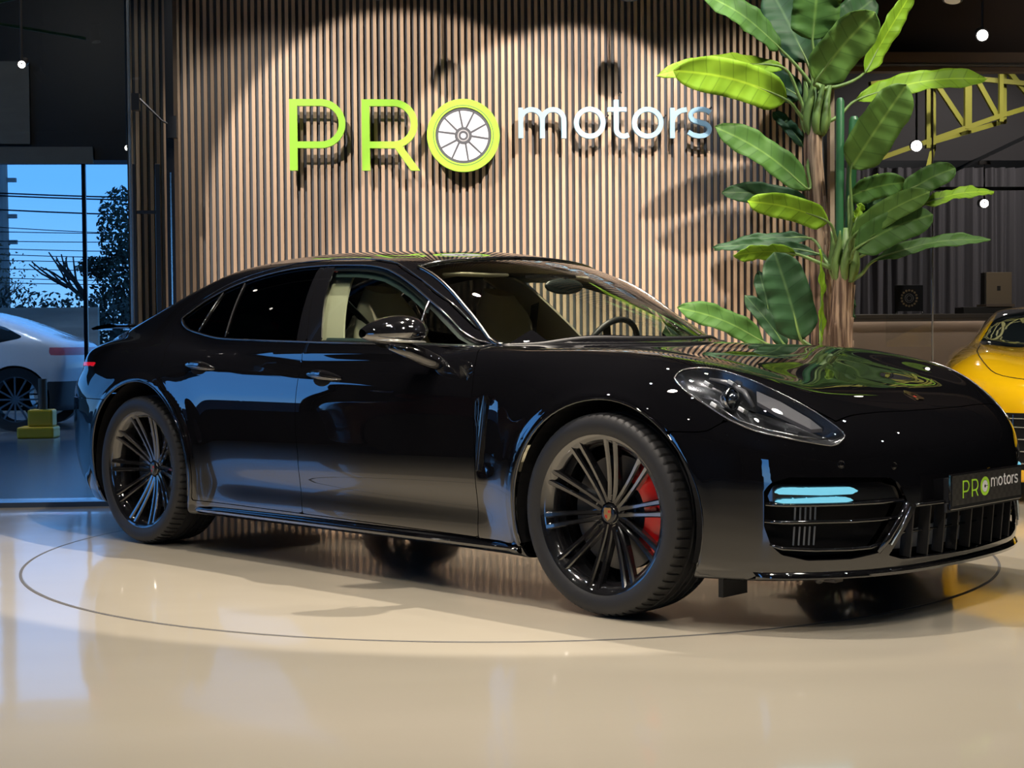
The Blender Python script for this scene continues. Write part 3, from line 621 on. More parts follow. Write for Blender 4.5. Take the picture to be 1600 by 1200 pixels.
# --- headlights
lens=glass('headlight_lens',(.80,.82,.84),ior=1.5,refl=1.2)
for s,hl in zip((-1,1),panel('headlight',lambda x,y,z: g_hl(x,y,z)-.004,lens,off=-.001,fl=0)):
    hs=mat('headlight_bowl',(.12,.125,.135),rough=.22,metal=.8)
    P=[tuple(p) for p in smoothline(HL+[HL[0]],3)[:-1]]
    obj('headlight_rim',G().tube([(x,s*y,zsurf(x,y)+.0005) for x,y in P],.0032,6,True),mat('lamp_rim_grey',(.30,.30,.31),rough=.2,metal=1),hl,smooth=True,angle=0)
    cx,cy=sum(p[0] for p in HL)/len(HL),sum(p[1] for p in HL)/len(HL)
    rows=[]
    for k in range(len(P)+1):
        x,y=P[k%len(P)]; z=zsurf(x,y); r=[]
        for t,dz in((1,-.004),(.97,-.02),(.86,-.055),(.45,-.072),(.05,-.075)):
            xx,yy=cx+(x-cx)*t,cy+(y-cy)*t; r.append((xx-.02*(1-t),s*(yy-.02*(1-t)),zsurf(xx,yy)+dz))
        rows.append(r)
    obj('headlight_bowl',G().grid(rows),hs,hl,smooth=True,angle=0,fix=False)
    def at(x,y,d): return Vector((x,s*y,zsurf(x,y)-d))
    c=at(1.925,.795,.036); obj('projector_lens',G().sphere(c,(.034,.030,.030),20,12),mat('projector_glass',(.02,.025,.035),rough=.02,spec=1,coat=1,coat_ior=2.2),hl,smooth=True,angle=0)
    obj('projector_ring',G().lathe([(.036,-.008),(.042,0),(.036,.008),(.032,0)],24,'x',Matrix.Translation(c+Vector((.010,0,0))),closed=True),chrome,hl,smooth=True,angle=0)
    led=mat('led_block',(.62,.64,.66),rough=.35,metal=.5,bump=((400,400,400),.6,.002))
    for (x,y) in((1.845,.805),(1.900,.842),(1.985,.803),(1.905,.752)):
        p=at(x,y,.020); obj('led_block',G().box((p.x-.013,p.y-.014,p.z-.007),(p.x+.013,p.y+.014,p.z+.007),Matrix.Translation(p)@Matrix.Rotation(math.radians(24),4,'Y')@Matrix.Rotation(s*math.radians(20),4,'X')@Matrix.Translation(-p)),led,hl,bevel=.002)
    obj('lamp_bridge',G().tube([at(1.82,.765,.03),at(1.88,.752,.028),at(1.95,.745,.032),at(2.0,.76,.04)],[.006,.012,.012,.006],8),mat('lamp_bridge_grey',(.20,.20,.21),rough=.3,metal=.5),hl,smooth=True,angle=0)
    DG=[(1.985,.722),(2.06,.692),(2.150,.655),(2.19,.640),(2.17,.675),(2.07,.735),(2.01,.755)]
    v=[at(x,y,.018) for x,y in DG]; w=[p-Vector((0,0,.012)) for p in v]; n=len(v)
    obj('lamp_side_panel',G().add(v+w,[tuple(range(n)),tuple(range(n,2*n))[::-1]]+[(i,(i+1)%n,n+(i+1)%n,n+i) for i in range(n)]),mat('lamp_panel_grey',(.11,.107,.118),rough=.45),hl)
    obj('lamp_strip',G().tube([at(1.90,.84,.022),at(1.985,.825,.02),at(2.07,.785,.02),at(2.15,.722,.02),at(2.215,.645,.018)],.004,6),mat('lamp_strip_grey',(.4,.4,.4),rough=.2,metal=.9),hl,smooth=True,angle=0)
# --- number plate
lime=mat('lime_face',(.42,.78,.045),rough=.3); white=mat('white_print',(.8,.8,.8),rough=.4)
px_=2.456; pz=.452
plate=obj('number_plate',G().box((px_-.012,-.262,pz-.062),(px_,.262,pz+.060)),blackgloss,car,bevel=.003)
M=face_M((px_+.0002,-.262,pz-.062),(0,1,0),(0,0,1))
carb=bpy.data.materials.new('carbon_print'); carb.use_nodes=True; n_=carb.node_tree; p_=n_.nodes['Principled BSDF']; t_=n_.nodes.new('ShaderNodeTexCoord'); ck=n_.nodes.new('ShaderNodeTexChecker'); ck.inputs['Scale'].default_value=52
ck.inputs[1].default_value=(.022,.021,.019,1); ck.inputs[2].default_value=(.045,.042,.038,1); n_.links.new(t_.outputs['Object'],ck.inputs[0]); n_.links.new(ck.outputs[0],p_.inputs['Base Color']); p_.inputs['Roughness'].default_value=.3
obj('plate_face',G().plate([[(.006,.014),(.518,.014),(.518,.116),(.006,.116)]],.0008,M),carb,plate)
def on_plate(u,v): return M@Matrix.Translation((u,v,.0009))
h=.060
obj('plate_letter',letter(L_P(),h,.0008,on_plate(.078,.036)),lime,plate); obj('plate_letter',letter(L_R(),h,.0008,on_plate(.143,.036)),lime,plate)
em=obj('plate_emblem',G().plate(ring(h*.55,h*.36),.0008,on_plate(.240,.066)),lime,plate)
g=G().plate(disc(h*.34),.0005,on_plate(.240,.066)); obj('emblem_face',g,white,em)
g=G().plate(disc(h*.09),.0012,on_plate(.240,.066))
for k in range(10): g.plate([[(h*.08*math.cos(t)-.0009*math.sin(t),h*.08*math.sin(t)+.0009*math.cos(t)),(h*.08*math.cos(t)+.0009*math.sin(t),h*.08*math.sin(t)-.0009*math.cos(t)),(h*.34*math.cos(t)+.0009*math.sin(t),h*.34*math.sin(t)-.0009*math.cos(t)),(h*.34*math.cos(t)-.0009*math.sin(t),h*.34*math.sin(t)+.0009*math.cos(t))]],.0010,on_plate(.240,.066))
obj('emblem_spokes',g,blackmatt,em)
u=.285; xh=.032
for sh,adv in((L_m,1.62),(L_o,1.16),(L_t,.74),(L_o,1.16),(L_r,.62),(L_s,.8)):
    obj('plate_letter',letter(sh(.17) if sh is not L_s else sh(.165),xh,.0008,on_plate(u,.060)),white,plate); u+=adv*xh+.002
obj('plate_holder',G().box((px_-.022,-.268,pz-.070),(px_-.013,.268,pz-.040)).box((2.385,-.20,pz-.05),(px_-.013,.20,pz+.04)),blackmatt,car)
# --- wheels
tyre_prof=[(.268,-.108),(.276,-.120),(.286,-.129),(.300,-.136),(.320,-.139),(.336,-.136),(.347,-.129),(.3535,-.120),(.357,-.108)]
crown=[(.3590,-.090),(.3600,-.074),(.3602,-.064),(.3540,-.0625),(.3540,-.0535),(.3605,-.052),(.3610,-.030),(.3611,-.022),(.3545,-.0205),(.3545,-.0115),(.3612,-.010),(.3613,0)]
half=tyre_prof+crown; full=half+[(r,-y) for r,y in half[::-1][1:]]
def tyre_mesh():
    g=G(); nb=68; st=[(0,0),(.62,0),(.66,1),(.80,1)]; v=[]; L=len(full)
    for b in range(nb):
        for fr,gr in st:
            for i,(r,y) in enumerate(full):
                rr=r; sh=.10 if abs(y)>.06 else 0
                if gr and .064<abs(y)<.127 and r>.35: rr=r-.0055
                a=2*pi*(b+fr+ (abs(y)-.06)*2.2*(abs(y)>.06))/nb*1.0; v.append((rr*math.cos(a),y,rr*math.sin(a)))
    K=nb*len(st); f=[(k*L+i,k*L+i+1,((k+1)%K)*L+i+1,((k+1)%K)*L+i) for k in range(K) for i in range(L-1)]
    return g.add(v,f)
def spoke(front,side):
    rows=[]
    hub=.070 if front else .045
    for k in range(9):
        t=k/8; r=.040+(.2715-.040)*t; yo=-(hub+(.1205-hub)*t**(1.6 if front else 1.35)); tang=side*(.0105+.0110*t); w=.0110-.0022*math.sin(pi*t)+.0004*t; dp=.036-.012*t
        # profile: bevelled front face, inner flank lower (dished pair)
        rows.append([(r,yo+dp,tang-w),(r,yo+.006,tang-w),(r,yo,tang-w*.55),(r,yo,tang+w*.55),(r,yo+.006,tang+w),(r,yo+dp,tang+w),(r,yo+dp,tang-w)])
    return G().grid([[ (a,b,c) for a,b,c in r] for r in rows])
rimblk=mat('wheel_black',(.010,.010,.011),rough=.14,spec=.6,coat=1,coat_ior=1.7)
tyre_o=None; proto={}
def make_wheel(x,y,front,rot,sgn):
    """wheel part: barrel and rim, children tyre, spokes, hub cap, nuts, disc, caliper"""
    barrel=[(.2715,-.1215),(.2835,-.1270),(.2850,-.1200),(.2780,-.1100),(.262,-.100),(.250,-.080),(.245,.0),(.250,.11),(.270,.125),(.272,.128),(.246,.112),(.240,0),(.243,-.085),(.256,-.106)]
    key=('f' if front else 'r')
    if key not in proto:
        d={}
        def me(g,ang=35,sm=True):
            o=obj('x',g,None,None,smooth=sm,angle=ang); m=o.data; bpy.data.objects.remove(o); return m
        d['rim']=me(G().lathe(barrel,72,'y',closed=True)); d['tyre']=me(tyre_mesh(),30)
        hy=-.070 if front else -.045
        d['sp']=[me(spoke(front,-1),30),me(spoke(front,1),30)]
        d['hub']=me(G().lathe([(0,hy-.008),(.030,hy-.007),(.034,hy-.003),(.036,hy+.006),(.052,hy+.010),(.078,hy+.022),(.080,hy+.05),(.0,hy+.05)],40,'y'))
        d['cap']=me(G().lathe([(0,hy-.011),(.026,hy-.010),(.031,hy-.007),(.031,hy)],32,'y'))
        d['nut']=me(G().lathe([(.0,hy+.006),(.008,hy+.006),(.009,hy+.001),(.013,hy-.001),(.0145,hy+.004),(.0145,hy+.02)],16,'y'))
        ro=.205 if front else .19
        d['disc']=me(G().lathe([(.0,-.03),(.09,-.03),(.092,-.012),(ro,-.012),(ro,.022),(.09,.022),(0,.02)],64,'y'))
        proto[key]=d
    d=proto[key]; flip=Matrix.Rotation(pi if sgn>0 else 0,4,'Z')
    w=link('wheel',d['rim'],None,car); w.location=(x,y,.3632); w.rotation_euler=(0,0,pi if sgn>0 else 0)
    if not d['rim'].materials: d['rim'].materials.append(rimblk)
    def child(nm,me,m,a=0):
        c=link(nm,me,None,w); 
        if not me.materials: me.materials.append(m)
        c.rotation_euler=(0,a,0); return c
    child('tyre',d['tyre'],rubber,random.random())
    for k in range(10):
        for q in(0,1): child('spoke',d['sp'][q],rimblk,math.radians(rot+36*k))
    child('wheel_hub',d['hub'],rimblk); cp=child('hub_cap',d['cap'],mat('cap_black',(.01,.01,.01),rough=.2))
    for k in range(5): 
        a=math.radians(rot+18+72*k); c=link('wheel_nut',d['nut'],None,w); c.location=(.056*math.cos(a),0,.056*math.sin(a))
        if not d['nut'].materials: d['nut'].materials.append(rimblk)
    child('brake_disc',d['disc'],steel)
    # badge
    hy=(-.070 if front else -.045)-.0112
    Mb=face_M((0,hy,0),(1,0,0),(0,0,1)); s7=.62
    b=obj('cap_badge',G().plate([[(u*s7,v*s7) for u,v in crest_sh]],.001,Mb),gold,w)
    obj('badge_mark',G().plate([[(u*s7,v*s7) for u,v in [(.004,.006),(.022,.006),(.022,.022),(.004,.022)]]],.0016,Mb).plate([[(u*s7,v*s7) for u,v in [(-.018,-.020),(-.002,-.028),(-.002,-.006),(-.020,-.006)]]],.0016,Mb),badgered,w)
    # caliper
    cal=G(); a0,a1=(-40,54) if front else (-30,38); r0,r1=(.132,.241) if front else (.145,.232)
    if sgn>0: a0,a1=180-a1,180-a0
    prof=[(r0,-.030),(r0+.012,-.052),(r1-.045,-.060),(r1-.012,-.052),(r1,-.030),(r1,.035),(r0,.035)]
    cal.lathe(prof,14,'y',arc=(math.radians(a0),math.radians(a1)),closed=True)
    if front:
        for a in (a0+12,(a0+a1)/2,a1-12):
            t=math.radians(a); cal.cyl((.196*math.cos(t),-.055,.196*math.sin(t)),(.196*math.cos(t),-.066,.196*math.sin(t)),.019,.016,20)
        for a in(a0+5,a1-5):
            t=math.radians(a); cal.cyl((.17*math.cos(t),-.03,.17*math.sin(t)),(.17*math.cos(t),-.062,.17*math.sin(t)),.010,.010,10)
    obj('brake_caliper',cal,red if front else grey,w,smooth=True,angle=30,bevel=.003)
for s in(-1,1):
    make_wheel(1.475,s*.822,True,-9 if s<0 else 3,s); make_wheel(-1.475,s*.822,False,2,s)
# --- cabin
panel('cabin_lining',lambda x,y,z: np.minimum.reduce([z-.99,-(sd(x,z,DLO)+.035),-(sd(x,y,WS)+.02),-g_rw(x,y,z)-.01,1.6+x,.14-x]),beige2,off=-.045,fl=0,side='center')
panel('door_frame_seal',lambda x,y,z: np.minimum.reduce([sd(x,z,DLO)+.02,.034-sd(x,z,DLO),x-p2(z)-.004,y-.35,p3(z)-x]),mat('seal_green_grey',(.045,.065,.065),rough=.35),off=-.028,fl=.0)
panel('door_card',lambda x,y,z: np.minimum.reduce([g_dr(x,y,z),.93-z,z-.35,.6-x]),beige,off=-.06,fl=0)
obj('cabin_floor',G().box((-2.0,-.80,.20),(1.2,.80,.24)),darkvoid,car)
obj('bulkhead',G().box((1.02,-.72,.24),(1.06,.72,.90)),darkvoid,car)
panel('pillar_trim',lambda x,y,z: np.minimum.reduce([x-p1(z)+.02,p2(z)+.085-x,z-.90,sd(x,z,DLO)+.03,y-.35]),beige2,off=-.062,fl=.01)
# dashboard
rows=[]
for k in range(21):
    y=-.74+1.48*k/20; hmp=.03*math.exp(-((y-.36)/.16)**2); rows.append([(1.02,y,.90),(.92,y,.935),(.78,y,.94),(.64,y,.93+hmp),(.56,y,.915+hmp),(.53,y,.87),(.56,y,.70),(.70,y,.55)])
obj('dashboard',G().grid(rows),mat('dash_green_grey',(.05,.06,.055),rough=.5),car,smooth=True,angle=50,solid=.01)
# steering wheel
Ms=Matrix.Translation((.40,.37,.90))@Matrix.Rotation(math.radians(-66),4,'Y')
st=obj('steering_wheel',G().lathe([(.185+.014*math.cos(a),.014*math.sin(a)) for a in [2*pi*k/10 for k in range(10)]],40,'z',Ms,closed=True),mat('leather_black',(.02,.02,.022),rough=.4),car,smooth=True,angle=0)
g=G().lathe([(0,-.02),(.055,-.015),(.065,.0),(.055,.02),(0,.025)],24,'z',Ms)
for a in(0,120,240):
    t=math.radians(a+90); g.bar(Ms@Vector((.04*math.cos(t),.04*math.sin(t),0)),Ms@Vector((.18*math.cos(t),.18*math.sin(t),0)),.035,.012)
obj('steering_hub',g,blackmatt,st,smooth=True,angle=40)
# seats
def seat(x,y,rear=False):
    rows=[]
    z0,z1=.45,(1.10 if rear else 1.215)
    for k in range(17):
        t=k/16; z=z0+(z1-z0)*t; w=.255-.03*t-(.0 if t<.66 else .10*((t-.66)/.34)**1.0); w*= (1 if t<.97 else .8); th=.075-.02*t; xx=x-.30*t*.75
        if t>.93: w*=.86
        rows.append([(xx+th*math.sin(a)*(1.0),y+w*math.copysign(abs(math.cos(a))**.6,math.cos(a)),z-.02*math.sin(a)) for a in [2*pi*j/20 for j in range(20)]])
    for r in rows: r.append(r[0])
    g=G().grid(rows); r=rows[-1][:-1]; g.add(r,[tuple(range(len(r)))])
    b=obj('seat_backrest',g,beige,car,smooth=True,angle=50)
    return b
def cushion(x,y):
    obj('seat_cushion',G().box((x-.02,y-.25,.36),(x+.50,y+.25,.50)),beige,car,bevel=.05,smooth=True)
for y in(-.38,.38): seat(-.10,y); cushion(-.08,y); seat(-1.10,y,True); cushion(-1.08,y)
obj('seat_belt',G().bar((-.30,-.62,1.16),(.0,-.22,.62),.004,.045,up=(1,0,0)).bar((-.30,.62,1.16),(.0,.22,.62),.004,.045,up=(1,0,0)),blackmatt,car)
# interior mirror
im=obj('interior_mirror',G().sphere((.44,.02,1.215),(.022,.125,.036),24,12),mat('mirror_grey',(.03,.035,.035),rough=.25),car,smooth=True,angle=0)
obj('mirror_mount',G().tube([(.44,.02,1.22),(.44,.02,1.255)],.012,8).box((.30,-.08,1.252),(.44,.10,1.266)),blackmatt,im)
both('sun_visor',lambda s: G().box((.12,s*.12,1.262),(.24,s*.42,1.275)),beige2,bevel=.006)
obj('parcel_shelf',G().box((-2.35,-.55,.90),(-1.30,.55,.92)),darkvoid,car)
obj('exhaust_box',G().box((-2.3,-.5,.14),(-1.9,.5,.2)),darkvoid,car)
# ------------------------------------------------------------------ room shell
def structure(name,g,m,**k): o=obj(name,g,m,**k); o['kind']='structure'; return o
epoxy=bpy.data.materials.new('epoxy_floor'); epoxy.use_nodes=True; n_=epoxy.node_tree; p_=n_.nodes['Principled BSDF']
t_=n_.nodes.new('ShaderNodeTexCoord'); a_=n_.nodes.new('ShaderNodeTexNoise'); a_.inputs['Scale'].default_value=1.1; a_.inputs['Detail'].default_value=4
m1=n_.nodes.new('ShaderNodeMixRGB'); m1.inputs[1].default_value=(.47,.42,.325,1); m1.inputs[2].default_value=(.54,.49,.39,1)
mp=n_.nodes.new('ShaderNodeMapping'); mp.inputs['Scale'].default_value=(.5,2.2,1); n_.links.new(t_.outputs['Object'],mp.inputs[0]); n_.links.new(mp.outputs[0],a_.inputs[0]); n_.links.new(a_.outputs[0],m1.inputs[0]); n_.links.new(m1.outputs[0],p_.inputs['Base Color'])
b2=n_.nodes.new('ShaderNodeTexNoise'); b2.inputs['Scale'].default_value=3.5; b2.inputs['Detail'].default_value=1; bp=n_.nodes.new('ShaderNodeBump'); bp.inputs['Strength'].default_value=.08; bp.inputs['Distance'].default_value=.012
n_.links.new(t_.outputs['Object'],b2.inputs[0]); n_.links.new(b2.outputs[0],bp.inputs['Height']); n_.links.new(bp.outputs[0],p_.inputs['Normal']); n_.links.new(bp.outputs[0],p_.inputs['Coat Normal'])
p_.inputs['Roughness'].default_value=.35; p_.inputs['Specular IOR Level'].default_value=.3; p_.inputs['Coat Weight'].default_value=.9; p_.inputs['Coat Roughness'].default_value=.07
MATS['epoxy_floor']=epoxy
dark=mat('dark_wall',(.020,.019,.019),rough=.6); darker=mat('dark_ceiling',(.010,.010,.011),rough=.7)
frame=mat('anodised_frame',(.018,.020,.024),rough=.3,metal=.6)
fl=structure('floor',G().box((-7,-8,-.1),(11,9.25,0)).box((-1.7,9.25,-.1),(11,9.96,0)).box((1.5,9.96,-.1),(11,17.2,0)),epoxy)
# disc of the turntable let into the floor (thin joint round it)
tt=obj('turntable',G().lathe([(0,.0015),(2.175,.0015),(2.178,-.02),(0,-.02)],160,'z'),epoxy,smooth=True,angle=30); tt.location=(CX+.084,CY+.055,0)
tag(tt,'round beige turntable disc set flush in the floor under the black car','turntable')
obj('joint_ring',G().lathe([(2.178,.0006),(2.190,.0006),(2.190,.0012),(2.178,.0012)],160,'z',closed=True),mat('joint_grey',(.10,.10,.10),rough=.6),tt)
structure('ceiling',G().box((-7,-8,4.6),(11,9.25,4.7)).box((-1.7,9.25,4.6),(11,9.96,4.7)).box((1.5,9.96,4.6),(11,17.2,4.7)),darker)
structure('wall_rear',G().box((-7,-8.1,0),(-4,-8,4.6)).box((-2.6,-8.1,0),(11,-8,4.6)).box((-4,-8.1,3),(-2.6,-8,4.6)),dark)
structure('wall_right',G().box((11,-8,0),(11.1,17.3,4.6)),dark)
structure('wall_far',G().box((1.42,17.2,0),(11,17.3,4.6)),mat('far_wall',(.05,.047,.052),rough=.8))
structure('wall_side',G().box((1.42,9.96,0),(1.5,17.2,4.6)),dark)
structure('wall_left',G().box((-7.1,-8,0),(-7,-1,4.6)).box((-7.1,-1,3.4),(-7,9.25,4.6)).box((-7.1,.4,0),(-7,7.5,3.4)),dark)
# slatted feature wall
slat=mat('walnut_slat',(.50,.35,.235),rough=.5,noise=((60,60,.9),(.38,.26,.18),5))
wb=structure('wall_back',G().box((-1.85,9.877,0),(2.70,9.96,4.6)),mat('slat_backing',(.075,.082,.098),rough=.85))
PIT=.04336; X0=.21705; sm=None; ks=range(-50,58)
for k in ks:
    x=X0+PIT*k
    if x>2.685 or x<-1.835: continue
    if sm is None:
        s_=obj('slat',G().box((-.0107,-.027,0),(.0107,0,4.58)),slat,wb); sm=s_.data; s_.location=(x,9.877,0)
        sm.transform(Matrix.Identity(4))
    else:
        s_=link('slat',sm,None,wb); s_.location=(x,9.877,0)
structure('trim_1',G().box((2.70,9.80,0),(2.73,9.96,4.6)),mat('pale_trim',(.35,.27,.2),rough=.5))
structure('added_parapet',G().box((-6.98,.4,0),(-6.80,9.2,.62)),dark)  # low dark wall added out of view, darkens the door reflections
# wood grain varies from slat to slat
nt_=slat.node_tree; oi=nt_.nodes.new('ShaderNodeObjectInfo'); hs=nt_.nodes.new('ShaderNodeHueSaturation'); rr=nt_.nodes.new('ShaderNodeMapRange'); rr.inputs[3].default_value=.82; rr.inputs[4].default_value=1.18
pb=nt_.nodes['Principled BSDF']; src=pb.inputs['Base Color'].links[0].from_socket
nt_.links.new(oi.outputs['Random'],rr.inputs[0]); nt_.links.new(rr.outputs[0],hs.inputs['Value']); nt_.links.new(src,hs.inputs['Color']); nt_.links.new(hs.outputs[0],pb.inputs['Base Color'])
# ------------------------------------------------------------------ wall sign
signlime=mat('sign_lime',(.31,.66,.05),rough=.35); signside=mat('sign_return',(.06,.09,.02),rough=.4)
signwhite=mat('sign_pale_blue',(.36,.58,.78),rough=.3); 
def sign(name,shape,x,z,sc,m,label,grp):
    r=empty(name,(x,9.745,z),label=label,cat='sign letter',group=grp)
    Mx=face_M((0,0,0),(1,0,0),(0,0,1))
    obj('letter_face',letter(shape,sc,.030,Mx),m,r)
    g=G(); 
    for (u,v) in (shape[0][0][0],): g.cyl((u*sc+.02,.0,v*sc+.05),(u*sc+.02,.106,v*sc+.05),.006)
    obj('stand_off',g,frame,r); return r
sign('sign_letter',L_P(),-.803,2.064,.451,signlime,'large lime green capital P on the slatted wall, first letter of the sign','lime sign letters')
sign('sign_letter',L_R(),-.346,2.063,.451,signlime,'large lime green capital R on the slatted wall, between the P and the round wheel','lime sign letters')
em=empty('wheel_emblem',(.300,9.745,2.285),label='round lime green letter O with a drawn car wheel inside it',cat='sign letter',group='lime sign letters')
Mx=face_M((0,0,0),(1,0,0),(0,0,1)); E_=.232
obj('emblem_ring',G().plate(ring(E_,E_*.77),.034,Mx),signlime,em)
ff=Mx@Matrix.Translation((0,0,.020))
greyp=mat('emblem_grey',(.05,.055,.07),rough=.5); palep=mat('emblem_pale',(.62,.64,.74),rough=.5)
obj('emblem_back',G().plate(disc(E_*.78),.002,ff),palep,em)
obj('tyre_line',G().plate(ring(E_*.83,E_*.815),.0352,Mx),greyp,em)
obj('emblem_rim',G().plate(ring(E_*.765,E_*.69),.006,ff),greyp,em)
obj('stand_off',G().cyl((-.1,0,0),(-.1,.106,0),.006).cyl((.1,0,0),(.1,.106,0),.006),frame,em)
g=G()
def spk(g,a,b,w0,w1,m,d):
    ca=Vector((math.cos(a[1])*a[0],math.sin(a[1])*a[0],0)); cb=Vector((math.cos(b[1])*b[0],math.sin(b[1])*b[0],0)); q=(cb-ca).normalized(); q=Vector((-q.y,q.x,0))
    c=[ca+q*w0,ca-q*w0,cb-q*w1,cb+q*w1]; g.plate([[(p.x,p.y) for p in c[::-1]]],d,m)
for k in range(5):
    t0=math.radians(90+72*k-8)
    for sgn in(-1,1):
        g=G(); spk(g,(E_*.2,t0+sgn*math.radians(12)),(E_*.71,t0+sgn*math.radians(17)),.0062,.0050,ff,.0045); obj('emblem_spoke',g,greyp,em)
obj('emblem_hub',G().plate(ring(E_*.235,E_*.075),.0052,ff),greyp,em)
obj('emblem_hub_ring',G().plate(ring(E_*.16,E_*.13),.0062,ff),mat('emblem_mid',(.30,.31,.34),rough=.5),em)
xh=.185; u=.662
info=(('m',L_m,1.675,'pale blue letter m on the slatted wall, right of the wheel emblem'),('o',L_o,1.17,'pale blue round letter o between the m and the t on the wall'),('t',L_t,.82,'pale blue letter t in the middle of the small sign word'),('o',L_o,1.25,'pale blue round letter o between the t and the r on the wall'),('r',L_r,.62,'pale blue letter r beside the last letter on the wall'),('s',L_s,.8,'pale blue letter s ending the sign, beside the plant leaves'))
xs=(.653,1.010,1.228,1.385,1.632,1.742)
for (ch,shp,adv,lab),x in zip(info,xs):
    sign('sign_letter',shp(),x,2.268,.198 if ch!='s' else .200,signwhite,lab,'pale blue sign letters')
# ------------------------------------------------------------------ glazing on the left
fg=glass('facade_glass',(.62,.64,.64),refl=1.2)
structure('window_1',G().box((-7,9.245,.05),(-1.72,9.257,4.6)),fg)
w1=structure('trim_2',G().box((-7,9.20,-.02),(-1.70,9.31,.03)),mat('threshold_blue_grey',(.06,.08,.11),rough=.35,metal=.5))
structure('trim_3',G().box((-1.722,9.235,0),(-1.706,9.27,4.6)),mat('glass_edge',(.30,.33,.36),rough=.25,metal=.8))
structure('trim_4',G().box((-1.500,9.24,0),(-1.452,9.40,4.6)),frame)
structure('trim_5',G().box((-1.478,9.232,.3),(-1.470,9.24,2.0)),mat('edge_light',(.5,.6,.65),rough=.2,metal=1))
structure('window_2',G().box((-7.01,7.5,.06),(-7.0,9.25,3.4)),glass('side_glass',(.92,.95,.97)))
g=G()
for y in(-1,.4,7.5,9.22): g.box((-7.05,y-.03,0),(-6.96,y+.03,3.4))
structure('trim_6',g,frame)
# glass door leaf with its pull handles
dl=empty('glass_door_leaf',(-1.61,9.2,0),label='narrow glass door leaf with dark pull handles left of the slatted wall',cat='door')
obj('door_pane',G().box((-.095,-.006,.02),(.105,.006,3.9)),glass('leaf_glass',(.86,.90,.92),refl=1.1),dl)
for x,w in((-.062,.020),(.075,.030)): obj('pull_bar',G().box((x-w/2,-.07,.8),(x+w/2,-.045,2.04)),frame,dl,bevel=.003)
obj('handle_bridge',G().box((-.062,-.062,1.745),(.075,-.045,1.765)),frame,dl)
dc=obj('door_closer',G().box((-.075,-.05,2.36),(-.030,.0,2.46)).tube([(-.03,-.03,2.43),(.10,-.03,2.30),(.155,-.02,2.27)],.007,6),frame,dl)
obj('closer_block',G().box((.13,-.03,2.20),(.185,.03,2.33)),frame,dc)
# ------------------------------------------------------------------ right-hand background
curt=mat('grey_curtain',(.105,.10,.115),rough=.9)
rows=[]
N=420
for k in range(N+1):
    x=4.5+5.0*k/N; y=16.9+.05*math.sin(k*.62)+.022*math.sin(k*.27+1)+.015*math.sin(k*1.37); rows.append([(x,y+.012*math.sin(z*2+k*.3),z) for z in(0,.6,1.2,1.8,2.4,2.88)])
ct=obj('curtain',G().grid(rows),curt,smooth=True,angle=0); tag(ct,'long grey floor-length curtain in folds behind the counter','curtain')
structure('trim_7',G().box((2.73,17.05,2.86),(11,17.15,2.98)),frame)
beamm=mat('brown_beam',(.10,.065,.045),rough=.55); 
structure('trim_8',G().box((2.73,10.50,2.900),(11,10.62,2.972)),beamm)
structure('trim_9',G().box((2.73,10.50,2.838),(11,10.60,2.872)),beamm)
structure('trim_10',G().box((2.73,10.495,2.872),(11,10.50,2.879)),mat('beam_edge',(.25,.24,.24),rough=.3,metal=.6))
structure('trim_11',G().box((2.73,10.62,2.90),(11,10.70,4.6)),mat('bulkhead_brown',(.05,.038,.033),rough=.9,spec=.1))
# counter
dk=mat('counter_bronze',(.20,.165,.14),rough=.38,metal=.1,noise=((1.2,1.2,1.2),(.25,.205,.17),2))
cn=empty('reception_counter',(3.9*1.13,11.85*1.13,-.128),label='long brown-grey reception counter with a thin dark top behind the plants',cat='counter')
obj('counter_body',G().box((-.95,-.30,.1135),(.600,.35,1.10)),dk,cn)
obj('counter_top',G().box((-1.0,-.35,1.112),(.640,.40,1.150)),mat('counter_top',(.035,.033,.032),rough=.35),cn,bevel=.004)
obj('counter_end',G().box((.600,-.345,.1135),(.640,.35,1.112)).box((-1.0,-.352,1.092),(.6,-.346,1.112)),mat('counter_edge',(.04,.036,.034),rough=.4),cn)
obj('light_strip',G().box((-.9,-.335,1.104),(.595,-.325,1.111)),mat('led_strip',(1,.95,.9),emit=(1,.86,.72),estr=7),cn); cn.scale=(1.13,1.13,1.13)
# things on the counter
pf=empty('award_plaque',(3.865,11.75,1.151),rz=0,label='square black plaque with a ring of small gold marks on the counter',cat='plaque')
obj('plaque_panel',G().box((-.113,-.008,.022),(.113,.008,.228)),mat('plaque_black',(.008,.009,.011),rough=.25),pf,bevel=.002)
for s in(-1,1): obj('plaque_foot',G().sphere((s*.105,-.012,.012),.012,10,6),chrome,pf,smooth=True,angle=0)
gm=mat('plaque_gold',(.30,.24,.15),rough=.3,metal=.8)
for k in range(16):
    a=2*pi*k/16; obj('plaque_mark',G().cyl((.062*math.cos(a),-.008,.125+.062*math.sin(a)),(.062*math.cos(a),-.0105,.125+.062*math.sin(a)),.009,.009,8),gm,pf)
g=G()
for r in(.035,.022): g.plate(ring(r,r-.003,24),.0015,face_M((0,-.0085,.125),(1,0,0),(0,0,1)))
obj('plaque_rings',g,mat('plaque_grey',(.12,.12,.12),rough=.4),pf)
b1=empty('black_gift_box',(4.47,11.75,1.151),label='flat black presentation box lying on the counter under the upright one',cat='box')
obj('box_base',G().box((-.20,-.10,0),(.19,.10,.050)),mat('box_black',(.01,.01,.01),rough=.5),b1,bevel=.002); obj('box_lid',G().box((-.02,-.105,.050),(.21,.105,.072)),mat('box_brown',(.075,.06,.048),rough=.5),b1,bevel=.002)
b2_=empty('upright_gift_box',(4.573,11.75,1.2235),label='upright olive-brown presentation box with a small dark emblem on the counter',cat='box')
